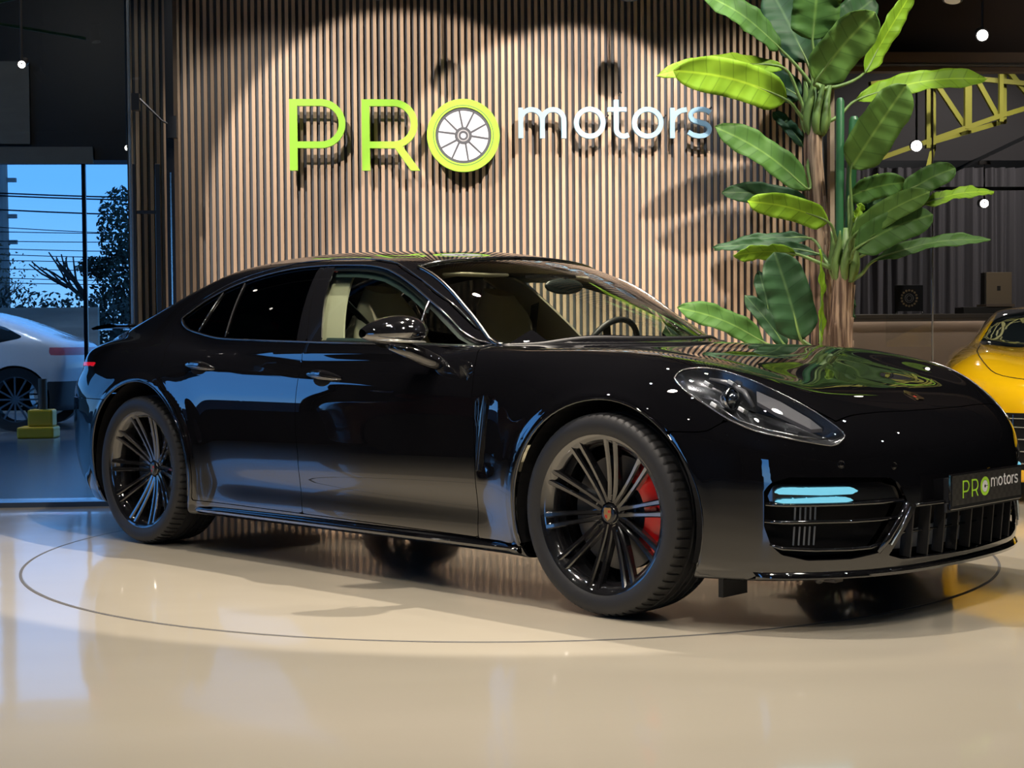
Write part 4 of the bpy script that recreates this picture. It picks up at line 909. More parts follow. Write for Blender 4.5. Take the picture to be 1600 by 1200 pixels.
obj('box_front',G().box((-.100,-.045,0),(.106,.045,.252)),mat('box_olive',(.105,.085,.060),rough=.55),b2_,bevel=.003); obj('box_side',G().box((-.112,-.04,0),(-.100,.045,.248)),mat('box_black'  ,(.01,.01,.01)),b2_)
obj('box_emblem',G().plate([[(-.014,-.018),(.014,-.018),(.014,.018),(-.014,.018)]],.001,face_M((0,-.0455,.125),(1,0,0),(0,0,1))),mat('emblem_dark',(.01,.01,.01)),b2_)
for o_ in(pf,b1,b2_):
    l=o_.location.copy(); o_.location=(l.x*1.13,l.y*1.13,.9852+(l.z-.9852)*1.13+.002); o_.scale=(1.13,1.13,1.13)
# tall slim post of the glass screen
gs=empty('glass_screen',(3.797,11.0,0),label='slim bright post holding a clear glass screen in front of the counter',cat='partition')
obj('screen_post',G().box((-.005,-.005,0),(.005,.005,2.9)),mat('screen_post',(.5,.5,.5),rough=.3,metal=.8),gs)
obj('screen_pane',G().box((-.35,-.004,.9),(-.006,.004,2.15)),glass('screen_glass',(.96,.97,.97)),gs)
# olive roof truss
tm=mat('olive_truss',(.23,.235,.035),rough=.5)
tr=empty('roof_truss',(4.6,12.5,2.8),label='olive yellow steel roof truss seen past the plant leaves',cat='truss')
bars_=[('truss_chord',(-1.0,-.6,.18),(-.25,-.3,.33)),('truss_chord',(-.45,.2,.42),(1.9,-.2,.12)),('truss_chord',(-.75,0,-.34),(.35,0,.04)),('truss_chord',(.30,0,.02),(1.6,.2,.42)),('truss_chord',(-.30,.1,-.20),(.40,.15,.0)),
 ('truss_post',(-.325,0,-.25),(-.325,0,.42)),('truss_post',(-.245,.1,-.25),(-.245,.1,.42)),('truss_post',(.005,0,-.09),(.005,0,.42)),('truss_post',(.065,.1,-.09),(.065,.1,.42)),('truss_post',(.300,0,-.03),(.300,0,.42)),('truss_post',(.365,.1,-.03),(.365,.1,.42)),
 ('truss_brace',(-.24,.05,.30),(.0,.05,-.05)),('truss_brace',(.06,.05,.42),(.30,.05,.0)),('truss_brace',(.37,.05,.42),(.62,.05,.12)),('truss_chord',(-.36,-.1,-.45),(-.24,.1,-.22))]
for nm,a,b in bars_: obj(nm,G().bar(a,b,.034,.040),tm,tr)
# ceiling tracks and spotlights
fixm=mat('fixture_black',(.015,.015,.016),rough=.4); 
def fixture(loc,aim,label,r=.036,on=9,grp=None,top=None,body=fixm):
    e=empty('spotlight',loc,label=label,cat='spotlight',group=grp); d=(Vector(aim)-Vector(loc)).normalized(); 
    obj('lamp_body',G().cyl(-d*.13,-d*.0,r*1.15,r*1.25,20),body,e,smooth=True,angle=40)
    lm=mat('lamp_face_%d'%on,(1,1,1),emit=(1,.93,.82),estr=on); obj('lamp_lens',G().cyl(d*.0,d*.004,r,r,20),lm,e)
    t=top if top else loc[2]+.16; obj('lamp_stem',G().cyl((0,0,-.0),(0,0,t-loc[2]),.008,.008,8).box((-.05,-.02,t-loc[2]-.03),(.05,.02,t-loc[2])),fixm,e)
    return e
structure('trim_12',G().box((2.9,9.48,3.245),(9,9.52,3.275)),frame)
fixture((3.603,9.5,2.87+.02),(2.2,5,1.5),'lit track spotlight above the brown beam, upper right',.034,16,top=3.25)
fixture((3.39,9.45,3.10),(3.0,9.0,1),'unlit black track spotlight half hidden by the top leaf',.05,0,top=3.25)
fixture((3.677,11.0,2.379),(1.6,3,1.2),'very bright spotlight shining beside the big right leaf',.038,40,top=4.6)
fixture((4.949,13.0,2.131),(3.0,3,1),'lit spotlight hanging in front of the grey curtain',.035,12,top=2.5)
fixture((5.03,12.0,2.613),(1.0,3,1),'lit spotlight at the right edge below the truss',.036,12,top=2.85)
structure('trim_13',G().bar((4.2,12.9,2.2),(6.5,12.2,3.3),.03,.03),frame)
structure('trim_14',G().bar((4.3,13.0,2.16+.1),(9,13.0,2.26),.025,.03),frame)
for i,x in enumerate((-.219,1.278)):
    fixture((x,9.1,3.02),(x,9.85,1.6),('left','right')[i]+' one of the two black spotlights at the top of the slatted wall',.05,0,grp=None,top=4.6)
# lamps overhead, outside the picture but mirrored in the paint
OV=[(x,y) for y in(-1.5,1.0,3.4,5.6) for x in(-3.6,-1.2,1.6,4.2)]+[(6.2,7.2),(6.4,4.8),(-4.5,8.2)]
for i,(x,y) in enumerate(OV):
    spot((x,y,4.28),(x*.8+.1,y+.5,0),46,100,.6,COOL if i%2 else NEUT,.03)
    fixture((x,y,4.38),(x*.8+.1,y+.5,0),'black spotlight overhead, mirrored as one bright point in the black paint',.05,0,grp='ceiling spotlights',top=4.6)
# ------------------------------------------------------------------ artificial banana plants
def leafmat(name,col,c2,tr=.25):
    m=bpy.data.materials.new(name); m.use_nodes=True; n=m.node_tree; p=n.nodes['Principled BSDF']; out=n.nodes['Material Output']
    uv=n.nodes.new('ShaderNodeUVMap'); sx=n.nodes.new('ShaderNodeSeparateXYZ'); n.links.new(uv.outputs[0],sx.inputs[0])
    # side veins: waves along u, slanted by |v|
    ab=n.nodes.new('ShaderNodeMath'); ab.operation='ABSOLUTE'; n.links.new(sx.outputs['Y'],ab.inputs[0])
    ma=n.nodes.new('ShaderNodeMath'); ma.operation='MULTIPLY_ADD'; ma.inputs[1].default_value=-.10; n.links.new(ab.outputs[0],ma.inputs[0]); n.links.new(sx.outputs['X'],ma.inputs[2])
    s1=n.nodes.new('ShaderNodeMath'); s1.operation='MULTIPLY'; s1.inputs[1].default_value=70; n.links.new(ma.outputs[0],s1.inputs[0])
    s2=n.nodes.new('ShaderNodeMath'); s2.operation='SINE'; n.links.new(s1.outputs[0],s2.inputs[0])
    rib=n.nodes.new('ShaderNodeMapRange'); rib.inputs[1].default_value=0; rib.inputs[2].default_value=.045; rib.inputs[3].default_value=1; rib.inputs[4].default_value=0; n.links.new(ab.outputs[0],rib.inputs[0])
    bm=n.nodes.new('ShaderNodeBump'); bm.inputs['Strength'].default_value=.35; bm.inputs['Distance'].default_value=.004; n.links.new(s2.outputs[0],bm.inputs['Height']); n.links.new(bm.outputs[0],p.inputs['Normal'])
    nz=n.nodes.new('ShaderNodeTexNoise'); nz.inputs['Scale'].default_value=5; mx=n.nodes.new('ShaderNodeMixRGB'); mx.inputs[1].default_value=(*col,1); mx.inputs[2].default_value=(*c2,1); n.links.new(nz.outputs[0],mx.inputs[0])
    vm=n.nodes.new('ShaderNodeMapRange'); vm.inputs[1].default_value=.93; vm.inputs[2].default_value=1.0; vm.inputs[3].default_value=0; vm.inputs[4].default_value=.45; n.links.new(s2.outputs[0],vm.inputs[0])
    m3=n.nodes.new('ShaderNodeMixRGB'); m3.inputs[2].default_value=(col[0]*.35,col[1]*.4,col[2]*.4,1); n.links.new(vm.outputs[0],m3.inputs[0]); n.links.new(mx.outputs[0],m3.inputs[1])
    m2=n.nodes.new('ShaderNodeMixRGB'); m2.inputs[2].default_value=(col[0]*1.5+.03,col[1]*1.35+.03,col[2]*1.4+.01,1); n.links.new(rib.outputs[0],m2.inputs[0]); n.links.new(m3.outputs[0],m2.inputs[1]); n.links.new(m2.outputs[0],p.inputs['Base Color'])
    p.inputs['Roughness'].default_value=.55; p.inputs['Specular IOR Level'].default_value=.3
    tl=n.nodes.new('ShaderNodeBsdfTranslucent'); ms=n.nodes.new('ShaderNodeMixShader'); ms.inputs[0].default_value=tr; n.links.new(m2.outputs[0],tl.inputs[0]); n.links.new(p.outputs[0],ms.inputs[1]); n.links.new(tl.outputs[0],ms.inputs[2]); n.links.new(ms.outputs[0],out.inputs[0])
    return m
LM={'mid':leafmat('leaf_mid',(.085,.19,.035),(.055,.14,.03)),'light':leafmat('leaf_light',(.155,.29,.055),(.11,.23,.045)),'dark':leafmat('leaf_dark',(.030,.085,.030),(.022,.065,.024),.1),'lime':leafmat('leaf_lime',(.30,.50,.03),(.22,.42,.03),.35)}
stemm=mat('stem_green',(.17,.27,.07),rough=.5,noise=((30,30,6),(.12,.2,.05),3)); bark=mat('trunk_brown',(.085,.045,.028),rough=.85,noise=((38,38,2.6),(.40,.27,.18),7),bump=((60,60,4),1,.012))
for n__ in bark.node_tree.nodes:
    if n__.type=='MAP_RANGE': n__.inputs[1].default_value=.40; n__.inputs[2].default_value=.58
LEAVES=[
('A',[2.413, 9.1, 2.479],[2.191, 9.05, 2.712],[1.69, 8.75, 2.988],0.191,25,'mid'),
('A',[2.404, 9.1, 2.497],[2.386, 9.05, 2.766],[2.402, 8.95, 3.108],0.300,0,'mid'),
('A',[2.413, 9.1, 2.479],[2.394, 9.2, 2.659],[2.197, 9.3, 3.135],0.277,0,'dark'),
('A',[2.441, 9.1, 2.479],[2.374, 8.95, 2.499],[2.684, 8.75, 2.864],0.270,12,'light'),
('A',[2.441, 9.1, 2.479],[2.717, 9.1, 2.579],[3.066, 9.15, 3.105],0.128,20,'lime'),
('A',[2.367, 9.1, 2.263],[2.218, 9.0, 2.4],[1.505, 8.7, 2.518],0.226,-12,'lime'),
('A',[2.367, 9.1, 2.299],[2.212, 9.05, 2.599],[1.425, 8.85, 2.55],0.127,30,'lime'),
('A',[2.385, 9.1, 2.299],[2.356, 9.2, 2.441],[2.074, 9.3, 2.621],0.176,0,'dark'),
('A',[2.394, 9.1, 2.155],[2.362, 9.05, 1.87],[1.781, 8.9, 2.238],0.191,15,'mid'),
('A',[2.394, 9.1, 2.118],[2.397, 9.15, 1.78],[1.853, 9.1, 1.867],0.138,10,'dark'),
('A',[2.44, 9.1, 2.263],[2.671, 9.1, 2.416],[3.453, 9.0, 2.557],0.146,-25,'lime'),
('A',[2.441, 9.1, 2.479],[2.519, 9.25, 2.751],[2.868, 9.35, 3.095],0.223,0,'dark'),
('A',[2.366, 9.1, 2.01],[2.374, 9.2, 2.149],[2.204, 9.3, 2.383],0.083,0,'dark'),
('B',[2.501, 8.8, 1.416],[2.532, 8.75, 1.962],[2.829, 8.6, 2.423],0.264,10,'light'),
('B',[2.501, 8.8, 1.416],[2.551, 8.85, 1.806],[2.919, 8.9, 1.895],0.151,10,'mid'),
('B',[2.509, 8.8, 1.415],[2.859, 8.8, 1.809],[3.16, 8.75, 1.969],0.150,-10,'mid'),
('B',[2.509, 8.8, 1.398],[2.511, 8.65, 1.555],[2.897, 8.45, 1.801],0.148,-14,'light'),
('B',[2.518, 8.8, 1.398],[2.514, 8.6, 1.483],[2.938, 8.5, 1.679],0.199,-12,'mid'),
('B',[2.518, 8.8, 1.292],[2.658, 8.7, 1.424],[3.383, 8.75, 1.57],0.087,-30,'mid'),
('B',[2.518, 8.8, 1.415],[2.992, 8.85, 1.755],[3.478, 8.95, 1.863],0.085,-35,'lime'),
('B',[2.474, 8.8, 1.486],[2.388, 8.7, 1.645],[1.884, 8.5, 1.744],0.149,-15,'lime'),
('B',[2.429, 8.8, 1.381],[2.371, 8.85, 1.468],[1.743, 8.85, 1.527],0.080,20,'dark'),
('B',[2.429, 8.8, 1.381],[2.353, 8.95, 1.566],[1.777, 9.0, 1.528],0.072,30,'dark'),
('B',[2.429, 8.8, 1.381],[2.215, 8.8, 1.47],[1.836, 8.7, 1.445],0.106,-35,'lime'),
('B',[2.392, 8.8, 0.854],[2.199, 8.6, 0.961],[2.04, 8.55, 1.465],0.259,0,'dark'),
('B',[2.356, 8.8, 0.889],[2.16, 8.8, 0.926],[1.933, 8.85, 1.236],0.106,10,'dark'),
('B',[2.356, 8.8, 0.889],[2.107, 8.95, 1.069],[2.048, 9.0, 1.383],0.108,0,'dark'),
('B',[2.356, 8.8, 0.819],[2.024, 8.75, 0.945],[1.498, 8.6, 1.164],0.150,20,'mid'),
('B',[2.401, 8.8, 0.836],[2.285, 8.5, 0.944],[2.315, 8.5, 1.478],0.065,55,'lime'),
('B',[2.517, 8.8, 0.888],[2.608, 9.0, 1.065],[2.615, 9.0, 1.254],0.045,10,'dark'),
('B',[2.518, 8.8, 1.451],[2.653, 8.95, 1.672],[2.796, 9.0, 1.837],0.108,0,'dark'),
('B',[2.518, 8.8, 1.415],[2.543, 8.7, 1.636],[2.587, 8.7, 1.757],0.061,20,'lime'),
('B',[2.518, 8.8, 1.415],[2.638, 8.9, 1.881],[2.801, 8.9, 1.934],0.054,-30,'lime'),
]
POS={'A':(2.43,9.1),'B':(2.49,8.8)}
PL={}
PL['A']=empty('banana_plant',(2.43,9.1,0),label='taller banana plant with a long bare brown trunk at the end of the slatted wall',cat='plant')
PL['B']=empty('banana_plant',(2.49,8.8,0),label='shorter banana plant in front, rolled green spear leaf and low crown',cat='plant')
def leaf(pl,c,b,t,w,tilt,kind,i):
    root=PL[pl]; ox=Vector(root.location); C=Vector(c)-ox; B=Vector(b)-ox; T=Vector(t)-ox; ax=T-B; L=ax.length; d=ax.normalized()
    view=Vector((0,-1,0)); side=d.cross(view).normalized(); nrm=side.cross(d).normalized()
    R=Matrix.Rotation(math.radians(tilt),3,d); side=R@side; nrm=R@nrm
    rr=random.Random(i*7+3); droop=.05*L*(1 if abs(d.z)<.8 else .4); n=22; m=9; rows=[]; uv=[]
    for k in range(n+1):
        u=k/n; wd=w/2*(min(1,u/.16)**.6 if u<.16 else 1)*(1 if u<.62 else max(0.0,1-((u-.62)/.38)**2.4)**.62 )
        wd=max(wd,.002); p=B+ax*u+Vector((0,0,1))*droop*math.sin(pi*min(u*1.02,1))-nrm*.10*L*(u*u*.6); r=[]
        for j in range(m):
            v=-1+2*j/(m-1); wav=.010*math.sin(u*15+v*2+i)*abs(v)+.006*math.sin(u*37+i*2)*v*v; r.append(p+side*v*wd*(.97+.0*u)+nrm*(.17*wd*(abs(v)**1.3)+wav-.0*u)); uv.append((u*L,v*.5*wd/(w/2)))
        rows.append(r)
    g=G().grid(rows); me=bpy.data.meshes.new('leaf'); me.from_pydata(g.v,[],g.f); 
    ul=me.uv_layers.new(name='UVMap')
    for lp in me.loops: ul.data[lp.index].uv=uv[lp.vertex_index]
    for p in me.polygons: p.use_smooth=True
    o=link('leaf',me,LM[kind],root); md=o.modifiers.new('thick','SOLIDIFY'); md.thickness=.0022
    # petiole and midrib
    mid=(C+B)/2+Vector((0,0,-.03*(B-C).length))+(B-C).cross(view)*.05
    pts=[tuple(p) for p in smoothline([C,mid,B,B+ax*.3+Vector((0,0,1))*droop*math.sin(pi*.3)-nrm*.012*L*.6+nrm*-.004,B+ax*.62+Vector((0,0,1))*droop*math.sin(pi*.63)-nrm*.10*L*.23-nrm*.004],5)]
    nn=len(pts); obj('leaf_stalk',G().tube(pts,[.014-.0115*(q/(nn-1)) for q in range(nn)],7),stemm,root,smooth=True,angle=0)
for i,l in enumerate(LEAVES): leaf(*l,i)
def trunk(pl,pts,rads):
    root=PL[pl]; P=[Vector(p)-Vector(root.location) for p in pts]; P=smoothline([tuple(p) for p in P],10); R=np.interp(np.linspace(0,1,len(P)),np.linspace(0,1,len(rads)),rads)
    g=G(); rows=[]; ph=random.random()*6
    for i,p in enumerate(P):
        rows.append([(p[0]+R[i]*(1+.10*math.sin(3*a+ph)+.05*math.sin(9*a+i*.05))*math.cos(a),p[1]+R[i]*(1+.10*math.sin(3*a+ph))*math.sin(a),p[2]) for a in [2*pi*k/36 for k in range(36)]])
    for r in rows: r.append(r[0])
    obj('trunk',g.grid(rows),bark,root,smooth=True,angle=0)
    # peeling fibre strips
    for q in range(9):
        a=random.random()*2*pi-.0; i0=random.randrange(0,len(P)-14); i1=i0+random.randrange(7,13); s=[]
        for i in range(i0,i1): 
            e=1.02+.22*((i-i0)/(i1-i0))**3; s.append((P[i][0]+R[i]*e*math.cos(a),P[i][1]+R[i]*e*math.sin(a),P[i][2]))
        obj('bark_strip',G().tube(s,[.006+.006*math.sin(pi*k/len(s)) for k in range(len(s))],5),bark,root,smooth=True,angle=0)
trunk('A',[(2.455,9.1,.0),(2.456,9.1,1.1),(2.445,9.1,1.395),(2.428,9.1,1.757),(2.402,9.1,2.118),(2.418,9.1,2.30)],[.07,.062,.058,.055,.052,.050])
trunk('B',[(2.478,8.8,0),(2.478,8.8,.87),(2.486,8.8,1.117),(2.508,8.8,1.40)],[.075,.070,.062,.058])
def crown(pl,a,b,r):
    o=Vector(PL[pl].location); A=Vector(a)-o; B=Vector(b)-o; obj('crown_stem',G().tube([A,(A+B)/2,B],[r,r*.85,r*.4],14),stemm,PL[pl],smooth=True,angle=0)
    for k in range(7):
        an=2*pi*k/7; s=[A+Vector((r*.8*math.cos(an),r*.8*math.sin(an),.0)),A+Vector((r*1.25*math.cos(an),r*1.25*math.sin(an),.10)),(A+B)/2+Vector((r*1.2*math.cos(an+.3),r*1.2*math.sin(an+.3),.05)),B+Vector((r*1.6*math.cos(an+.5),r*1.6*math.sin(an+.5),-.02))]
        obj('leaf_sheath',G().tube([tuple(p) for p in smoothline([tuple(v) for v in s],4)],[.012,.020,.024,.026,.027,.026,.024,.022,.019,.016,.012,.008,.004],6),stemm,PL[pl],smooth=True,angle=0)
crown('A',(2.418,9.1,2.20),(2.435,9.1,2.56),.055); crown('B',(2.506,8.8,1.30),(2.515,8.8,1.62),.055)
spear=mat('spear_green',(.028,.12,.045),rough=.4)
for a,b,r in(((2.479,8.8,1.45),(2.485,8.8,2.381),.024),((2.560,8.9,1.55),(2.597,8.9,2.288),.030)):
    o=Vector(PL['B'].location); obj('rolled_leaf',G().tube([Vector(a)-o,Vector(b)-o-Vector((0,0,.02)),Vector(b)-o],[r,r,r*.6],14),spear,PL['B'],smooth=True,angle=30)
# ------------------------------------------------------------------ yellow sports car, only its near corner in view
yel=mat('yellow_paint',(.90,.52,.006),rough=.15,coat=1)
YH=table([(-.1,.30),(0,.58),(.12,.69),(.35,.78),(.65,.85),(.95,.885),(1.3,.905),(2.0,.92),(3,.93),(4.6,.9)],.05,-1,6)
YG=table([(.9,.70),(1.25,.88),(1.6,1.03),(1.95,1.15),(2.3,1.20),(2.8,1.21),(3.4,1.13),(4.2,.92),(5,.6)],.05,-1,6)
YZ=table([(-.1,.10),(.1,.02),(.25,.0),(.55,.0),(.7,.04),(.9,.3)],.03,-1,6)
def Fy(x,y,z): # x across from the middle, y backwards from the nose
    x=np.abs(x); W=.99-.05*np.clip((.6-y),0,1)**2*2-.10*np.clip(z-.55,0,1)**1.5-.02*np.cos((z-.4)*3)
    H=YH(y)+.045*np.exp(-((x-.72)/.16)**2)*sst(y,.1,.8)*(1-sst(y,2,3))-.05*(x/.9)**4
    lo=smax(smax(x-W,z-H,.09),-y+.52*(x/.95)**3.2+.0+YZ(z),.08); lo=smax(lo,.12-z,.02); lo=smax(lo,y-4.5,.05)
    gh=smax(x-(.80-.62*np.maximum(z-.88,-.1)),z-(YG(y+.0)-.10*x*x),.06); gh=np.maximum(gh,.75-z)
    return smin(lo,gh,.03)
Vy,Qy=surfnet(Fy,(-1.05,-.2,.08),(1.05,4.7,1.3),.03); Ty=np.concatenate([Qy[:,[0,1,2]],Qy[:,[0,2,3]]])
yc=empty('yellow_car',(3.92,8.3,0),rz=math.radians(-20),label='bright yellow sports car nose at the right edge behind the black bonnet',cat='car')
def ypart(nm,g,m):
    V,T=clip(Vy,Ty,g(*Vy.T)); me=npmesh(nm,V,T[:,::-1],None,m,yc); return me
yglass=lambda x,y,z: np.minimum.reduce([z-.90-.0*y,1.165-z,y-1.22,.70-.62*np.maximum(z-.88,0)-np.abs(x)+.05]); ygrl=lambda x,y,z: np.minimum.reduce([.530-z,z-.2,.86-np.abs(x),.9-y])
yseam=lambda x,y,z: np.minimum.reduce([.004-np.abs(np.abs(x)-.70+.10*np.clip(.9-y,0,1)),z-.6,1.15-y]) 
yarch=lambda x,y,z: np.minimum(.40-np.hypot(y-1.02,z-.34),np.abs(x)-.6)
ypart('yellow_body',lambda x,y,z: -np.maximum.reduce([yglass(x,y,z),ygrl(x,y,z),yarch(x,y,z)]),yel)
ypart('yellow_car_windscreen',yglass,mat('dark_glass',(.01,.015,.018),rough=.03,coat=1)); ypart('grille_recess',ygrl,darkvoid)
def ysf(x,y): return solve(lambda z: float(Fy(np.array(x),np.array(y),np.array(z))),1.3,.3)
def yfx(x,z): return -solve(lambda y: float(Fy(np.array(x),np.array(-y),np.array(z))),.3,-2.0)
obj('bonnet_joint',G().tube([(x,y,ysf(x,y)+.001) for x,y in smoothline([(-.72,1.15),(-.74,.80),(-.70,.50),(-.60,.30),(-.3,.17),(0,.13),(.3,.17),(.60,.30),(.70,.5),(.74,.8)],4)],.003,5),darkvoid,yc)
for z in(.24,.31,.38,.45,.50): obj('grille_wire',G().tube([(x,yfx(x,z)-.012,z) for x in np.linspace(-.80,.80,17)],.004,5),chrome,yc)
for x in np.linspace(-.75,.75,16): obj('grille_wire',G().tube([(x,yfx(x,z)-.012,z) for z in(.21,.30,.40,.52)],.003,5),chrome,yc)
obj('grille_emblem',G().sphere((-.62,yfx(-.62,.44)-.02,.46),(.028,.012,.045),10,8),chrome,yc,smooth=True,angle=0)
for s in(-1,1): obj('yellow_car_wheel',G().lathe([(.0,-.1),(.2,-.1),(.22,-.12),(.34,-.12),(.35,-.09),(.35,.1),(.2,.1)],32,'x',Matrix.Translation((s*.84,1.02,.35))),rubber,yc,smooth=True,angle=40)
for s in(-1,1): obj('yellow_car_wheel',G().lathe([(.0,-.1),(.2,-.1),(.22,-.12),(.34,-.12),(.35,-.09),(.35,.1),(.2,.1)],32,'x',Matrix.Translation((s*.84,3.6,.35))),rubber,yc,smooth=True,angle=40)
obj('car_mirror',G().sphere((.98,1.62,.90),(.09,.07,.055),14,8),yel,yc,smooth=True,angle=0)
# ------------------------------------------------------------------ outside, through the glass
structure('ground_outside',G().box((-40,9.31,-.12),(1.4,60,-.015)),mat('wet_paving',(.10,.11,.12),rough=.22,noise=((.35,1.5,1),(.16,.17,.18),3)))
structure('road_outside',G().box((-40,-8,-.12),(-7.1,9.30,-.015)).box((-40,9.3,-.1),(-11.5,60,-.010)),mat('asphalt',(.02,.02,.022),rough=.9))
canopy=mat('canopy_dark',(.004,.005,.008),rough=.5)
structure('canopy_beam',G().box((-12,15.9,2.86),(1.3,16.3,4.7)).box((-12,9.4,4.7),(1.3,16.3,4.8)),canopy)  # roof slab added out of view to keep sky off the side windows
pan=mat('pale_cladding',(.24,.22,.185),rough=.7,noise=((2,2,12),(.20,.185,.155),3))
p1_=obj('cladding_panel',G().box((-.75,-.02,0),(.0,.02,.84)),pan); p1_.location=(-3.945,15.86,3.02); tag(p1_,'upper pale grey cladding panel seen through the left glass','panel')
p2_=obj('cladding_panel',G().box((-1.5,-.02,0),(.0,.02,.17)),pan); p2_.location=(-3.315,15.86,2.82); tag(p2_,'low pale grey cladding strip just above the blue opening','panel')
tb=empty('reflected_brace',(-3.3,12.0,3.42),label='thin olive cross bars standing in for a truss reflected in the glass',cat='brace')  # bars modelled where the glass mirrors a yellow truss
obj('brace_bar',G().bar((-1.4,0,.28),(.75,0,-.08),.02,.02),tm,tb); obj('brace_bar',G().bar((-1.4,.06,-.12),(.75,.06,.36),.02,.02),tm,tb); obj('brace_plate',G().box((-.18,.0,.02),(.0,.05,.10)),tm,tb)
post=obj('canopy_post',G().box((-.02,-.02,-.01),(.02,.02,2.86)),frame); post.location=(-3.445,16.0,0); tag(post,'thin dark vertical post standing in the blue opening','post')
fixture((-2.281,9.0,2.60),(-2.0,6,1.6),'small lit spotlight at the far left edge near the ceiling',.020,14,top=4.6)
fixture((-2.245,12.0,2.495),(-2.0,6,1.6),'small lit spotlight left of the glass door edge',.020,14,top=4.7)
# white car
wp=mat('white_paint',(.62,.66,.72),rough=.2,coat=1)
WT=table([(-.05,.80),(0,.98),(.12,1.03),(.30,1.09),(.62,1.21),(.98,1.33),(1.5,1.43),(2.2,1.47),(2.9,1.40),(3.6,1.08),(4.2,.95),(4.7,.72)],.05,-1,6)
def Fw(x,y,z): # x forward from the tail, y across
    y=np.abs(y); W=.93-.10*np.clip(z-.7,0,1)-.45*np.clip(z-1.0,0,1)-.06*np.clip(.5-x,0,1)
    f=smax(smax(y-W,z-(WT(x)-.06*y*y),.08),-x+.18*(y/.9)**3+.12*np.abs(z-.75),.06); f=smax(f,.22-z,.03); return smax(f,x-4.7,.1)
Vw,Qw=surfnet(Fw,(-.1,-1.05,.15),(4.9,1.05,1.6),.04); Tw=np.concatenate([Qw[:,[0,1,2]],Qw[:,[0,2,3]]])
wc=empty('white_car',(-3.83,18.3,-.015),rz=pi,label='white coupe parked outside beyond the left glass, tail to the right',cat='car')
def wpart(nm,g,m):
    V,T=clip(Vw,Tw,g(*Vw.T)); return npmesh(nm,V,T[:,::-1],None,m,wc)
wgl=lambda x,y,z: np.minimum.reduce([sd(x,z,[(.62,1.06),(.85,1.18),(1.3,1.30),(2.1,1.38),(2.8,1.32),(3.3,1.02),(2.5,1.0),(.9,1.0)]),np.abs(y)-.5])
warch=lambda x,y,z: np.maximum(np.minimum(.385-np.hypot(x-.72,z-.36),np.abs(y)-.55),np.minimum(.385-np.hypot(x-3.55,z-.36),np.abs(y)-.55))
wclad=lambda x,y,z: .56-z
wtl=lambda x,y,z: np.minimum.reduce([.045-np.abs(z-.90),.34-x])
wpart('white_body',lambda *a: -np.maximum.reduce([wgl(*a),warch(*a),wclad(*a),wtl(*a)]),wp); wpart('side_glass',wgl,mat('dark_glass',(.01,.015,.018))); wpart('lower_cladding',lambda *a: np.minimum(wclad(*a),-warch(*a)),mat('clad_black',(.03,.032,.036),rough=.4)); wpart('rear_lamp',wtl,mat('rear_lamp_pink',(.45,.12,.16),rough=.2))
for x in(.72,3.55):
    for s in(-1,1):
        w_=obj('road_wheel',G().lathe([(.26,-.1),(.27,-.13),(.34,-.13),(.36,-.09),(.36,.1),(.26,.1)],36,'y',Matrix.Translation((x,s*.80,.36)),closed=True),rubber,wc,smooth=True,angle=40)
        g=G().lathe([(.245,-.11),(.265,-.12),(.265,.08),(.25,.08)],36,'y',Matrix.Translation((x,s*.80,.36)),closed=True).cyl((x,s*.80-.10,.36),(x,s*.80+.10,.36),.05)
        for k in range(12):
            a=2*pi*k/12; g.bar((x+.04*math.cos(a),s*.90,.36+.04*math.sin(a)),(x+.25*math.cos(a),s*.90,.36+.25*math.sin(a)),.018,.02)
        obj('alloy_rim',g,mat('alloy_dark',(.12,.13,.15),rough=.3,metal=.8),w_,smooth=True,angle=40)
yb=empty('yellow_barrier_foot',(-3.95,16.2,-.015),label='yellow barrier foot on the paving beside the white car',cat='barrier')
obj('barrier_base',G().box((-.24,-.15,0),(.14,.15,.12)).box((-.14,-.1,.12),(.12,.1,.30)),mat('barrier_yellow',(.85,.50,.01),rough=.4),yb,bevel=.02); obj('barrier_post',G().cyl((0,0,.30),(0,0,.62),.045),mat('post_brown',(.12,.08,.05),rough=.5),yb)
fw=obj('reflection_wall',G().box((-8,-.06,0),(6.34,.06,1.50)),mat('reflection_wall',(.34,.31,.26),rough=.85,noise=((1,1,6),(.20,.18,.15),3))); fw.location=(-10.9,22,-.015); tag(fw,'low beige wall behind the white car, standing in for a glass reflection','wall')  # beige reflection on the glass, modelled as a solid wall
# utility pole and wires
up=empty('utility_pole',(-8.05,30,0),label='concrete utility pole at the far left beyond the beige wall',cat='pole')
obj('pole_shaft',G().cyl((0,0,-.02),(0,0,8),.16,.12,12),mat('concrete',(.22,.21,.20),rough=.9),up)
for z in(2.9,3.4,4.1): obj('pole_bracket',G().box((-.3,-.04,z),(.3,.04,z+.08)),mat('concrete',(.2,.2,.2)),up)
wr=empty('overhead_wires',(-8.05,29.8,0),label='bundle of dark overhead wires sagging across the blue opening',cat='wires')
for k,(za,zb) in enumerate(((4.05,3.80),(4.0,3.75),(3.75,3.45),(3.45,3.05),(3.25,3.15),(3.05,3.0),(2.95,2.78),(2.85,2.65),(2.70,2.6),(2.55,2.42),(2.40,2.2),(2.28,2.15))):
    obj('wire',G().tube([(-3+ (9.5)*q/12,0,za+(zb-za)*(q/12)*1.2-.10*math.sin(pi*q/12)) for q in range(13)],.008+.006*(k<3),4),darkvoid,wr)
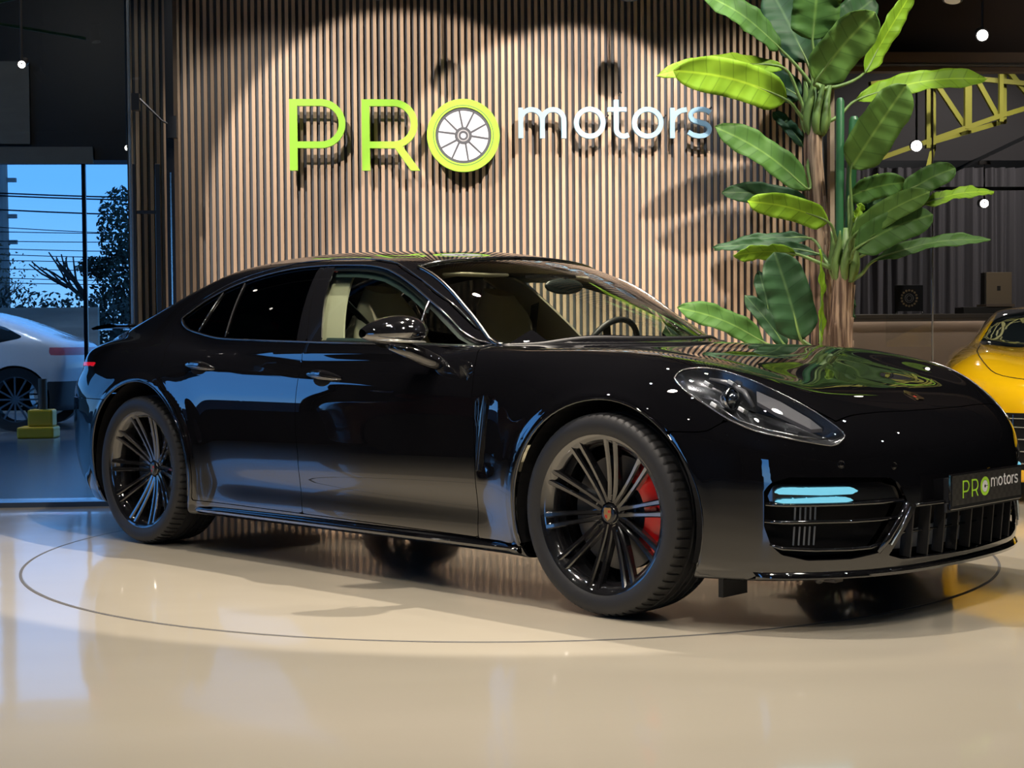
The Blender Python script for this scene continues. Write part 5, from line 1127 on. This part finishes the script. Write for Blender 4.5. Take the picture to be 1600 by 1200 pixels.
# trees
def branch(g,p,d,L,r,dep,rr):
    q=p+d*L; g.tube([p,(p+q)/2+Vector((rr.uniform(-.05,.05)*L,0,rr.uniform(-.04,.04)*L)),q],[r,r*.8,r*.6],5)
    if dep==0: return
    for _ in range(3 if dep>2 else 4):
        nd=(d+Vector((rr.uniform(-.75,.75),rr.uniform(-.5,.5),rr.uniform(-.15,.6)))).normalized(); branch(g,p+d*L*rr.uniform(.5,1),nd,L*rr.uniform(.6,.82),r*.58,dep-1,rr)
def foliage(n,c,s,size,rr,fn=None):
    g=G()
    for _ in range(n):
        while True:
            v=Vector((rr.uniform(-1,1),rr.uniform(-1,1),rr.uniform(-1,1)))
            if v.length<1: break
        p=Vector(c)+Vector((v.x*s[0],v.y*s[1],v.z*s[2])); a=Vector((rr.gauss(0,1),rr.gauss(0,1),rr.gauss(0,1))).normalized()*size*rr.uniform(.6,1.3); b_=a.orthogonal().normalized()*size*.5
        g.add([p-a,p+b_,p+a,p-b_],[(0,1,2,3)])
    return g
barkd=mat('tree_bark',(.035,.028,.022),rough=.9)
t1=empty('bare_tree',(-7.7,27,0),label='bare autumn tree with brown twigs behind the beige wall, left',cat='tree'); rr=random.Random(5)
g=G(); branch(g,Vector((0,0,0)),Vector((.03,0,1)),1.0,.09,5,rr); obj('trunk',g,barkd,t1)
lf=obj('sparse_leaves',foliage(900,(0,0,2.0),(1.1,.8,.85),.035,rr),mat('autumn_leaf',(.09,.065,.03),rough=.8),t1,fix=False); lf['kind']='stuff'
t2=empty('dark_tree',(-5.05,26,0),label='tall dark green tree right of the thin post outside',cat='tree'); g=G(); branch(g,Vector((0,0,0)),Vector((0,0,1)),1.2,.10,3,rr); obj('trunk',g,barkd,t2)
g=foliage(2600,(.25,0,1.4),(.75,.6,1.3),.06,rr); g2=foliage(1100,(.05,0,2.9),(.40,.4,.75),.05,rr); g.add(g2.v,g2.f); g2=foliage(500,(-.35,0,2.25),(.35,.3,.2),.045,rr); g.add(g2.v,g2.f)
lf=obj('foliage',g,mat('tree_green',(.018,.032,.018),rough=.8),t2,fix=False); lf['kind']='stuff'
t3=empty('shrub_row',(-6.6,24,0),label='low dark shrubs along the top of the beige wall',cat='shrub')
lf=obj('shrub_leaves',foliage(2600,(.6,0,1.25),(2.6,.5,.55),.05,rr),mat('shrub_green',(.03,.032,.02),rough=.8),t3,fix=False); lf['kind']='stuff'
# far buildings along the street on the left, mirrored in the car's flank
hb=obj('street_building',G().box((0,-9,0),(4,12,1.5)),mat('building_grey',(.05,.05,.055),rough=.8)); hb.location=(-24,5,-.015); tag(hb,'long low dark building across the street on the left','building')

# dark red car added out of view to tint the reflection in the black doors
rc=empty('added_red_car',(-5.5,7.2,0),rz=math.radians(-93),label='dark red car added out of view for its reflection in the black doors',cat='car')
rp=mat('dark_red_paint',(.05,.004,.006),rough=.2,coat=1)
def rpart(nm,g,m):
    V,T=clip(Vw,Tw,g(*Vw.T)); return npmesh(nm,V,T[:,::-1],None,m,rc)
rpart('red_body',lambda *a: -np.maximum.reduce([wgl(*a),warch(*a)]),rp); rpart('side_glass',wgl,MATS['dark_glass'])
for x in(.72,3.55):
    for s in(-1,1): obj('road_wheel',G().lathe([(0,-.1),(.27,-.13),(.34,-.13),(.36,-.09),(.36,.1),(0,.1)],36,'y',Matrix.Translation((x,s*.80,.36))),rubber,rc,smooth=True,angle=40)
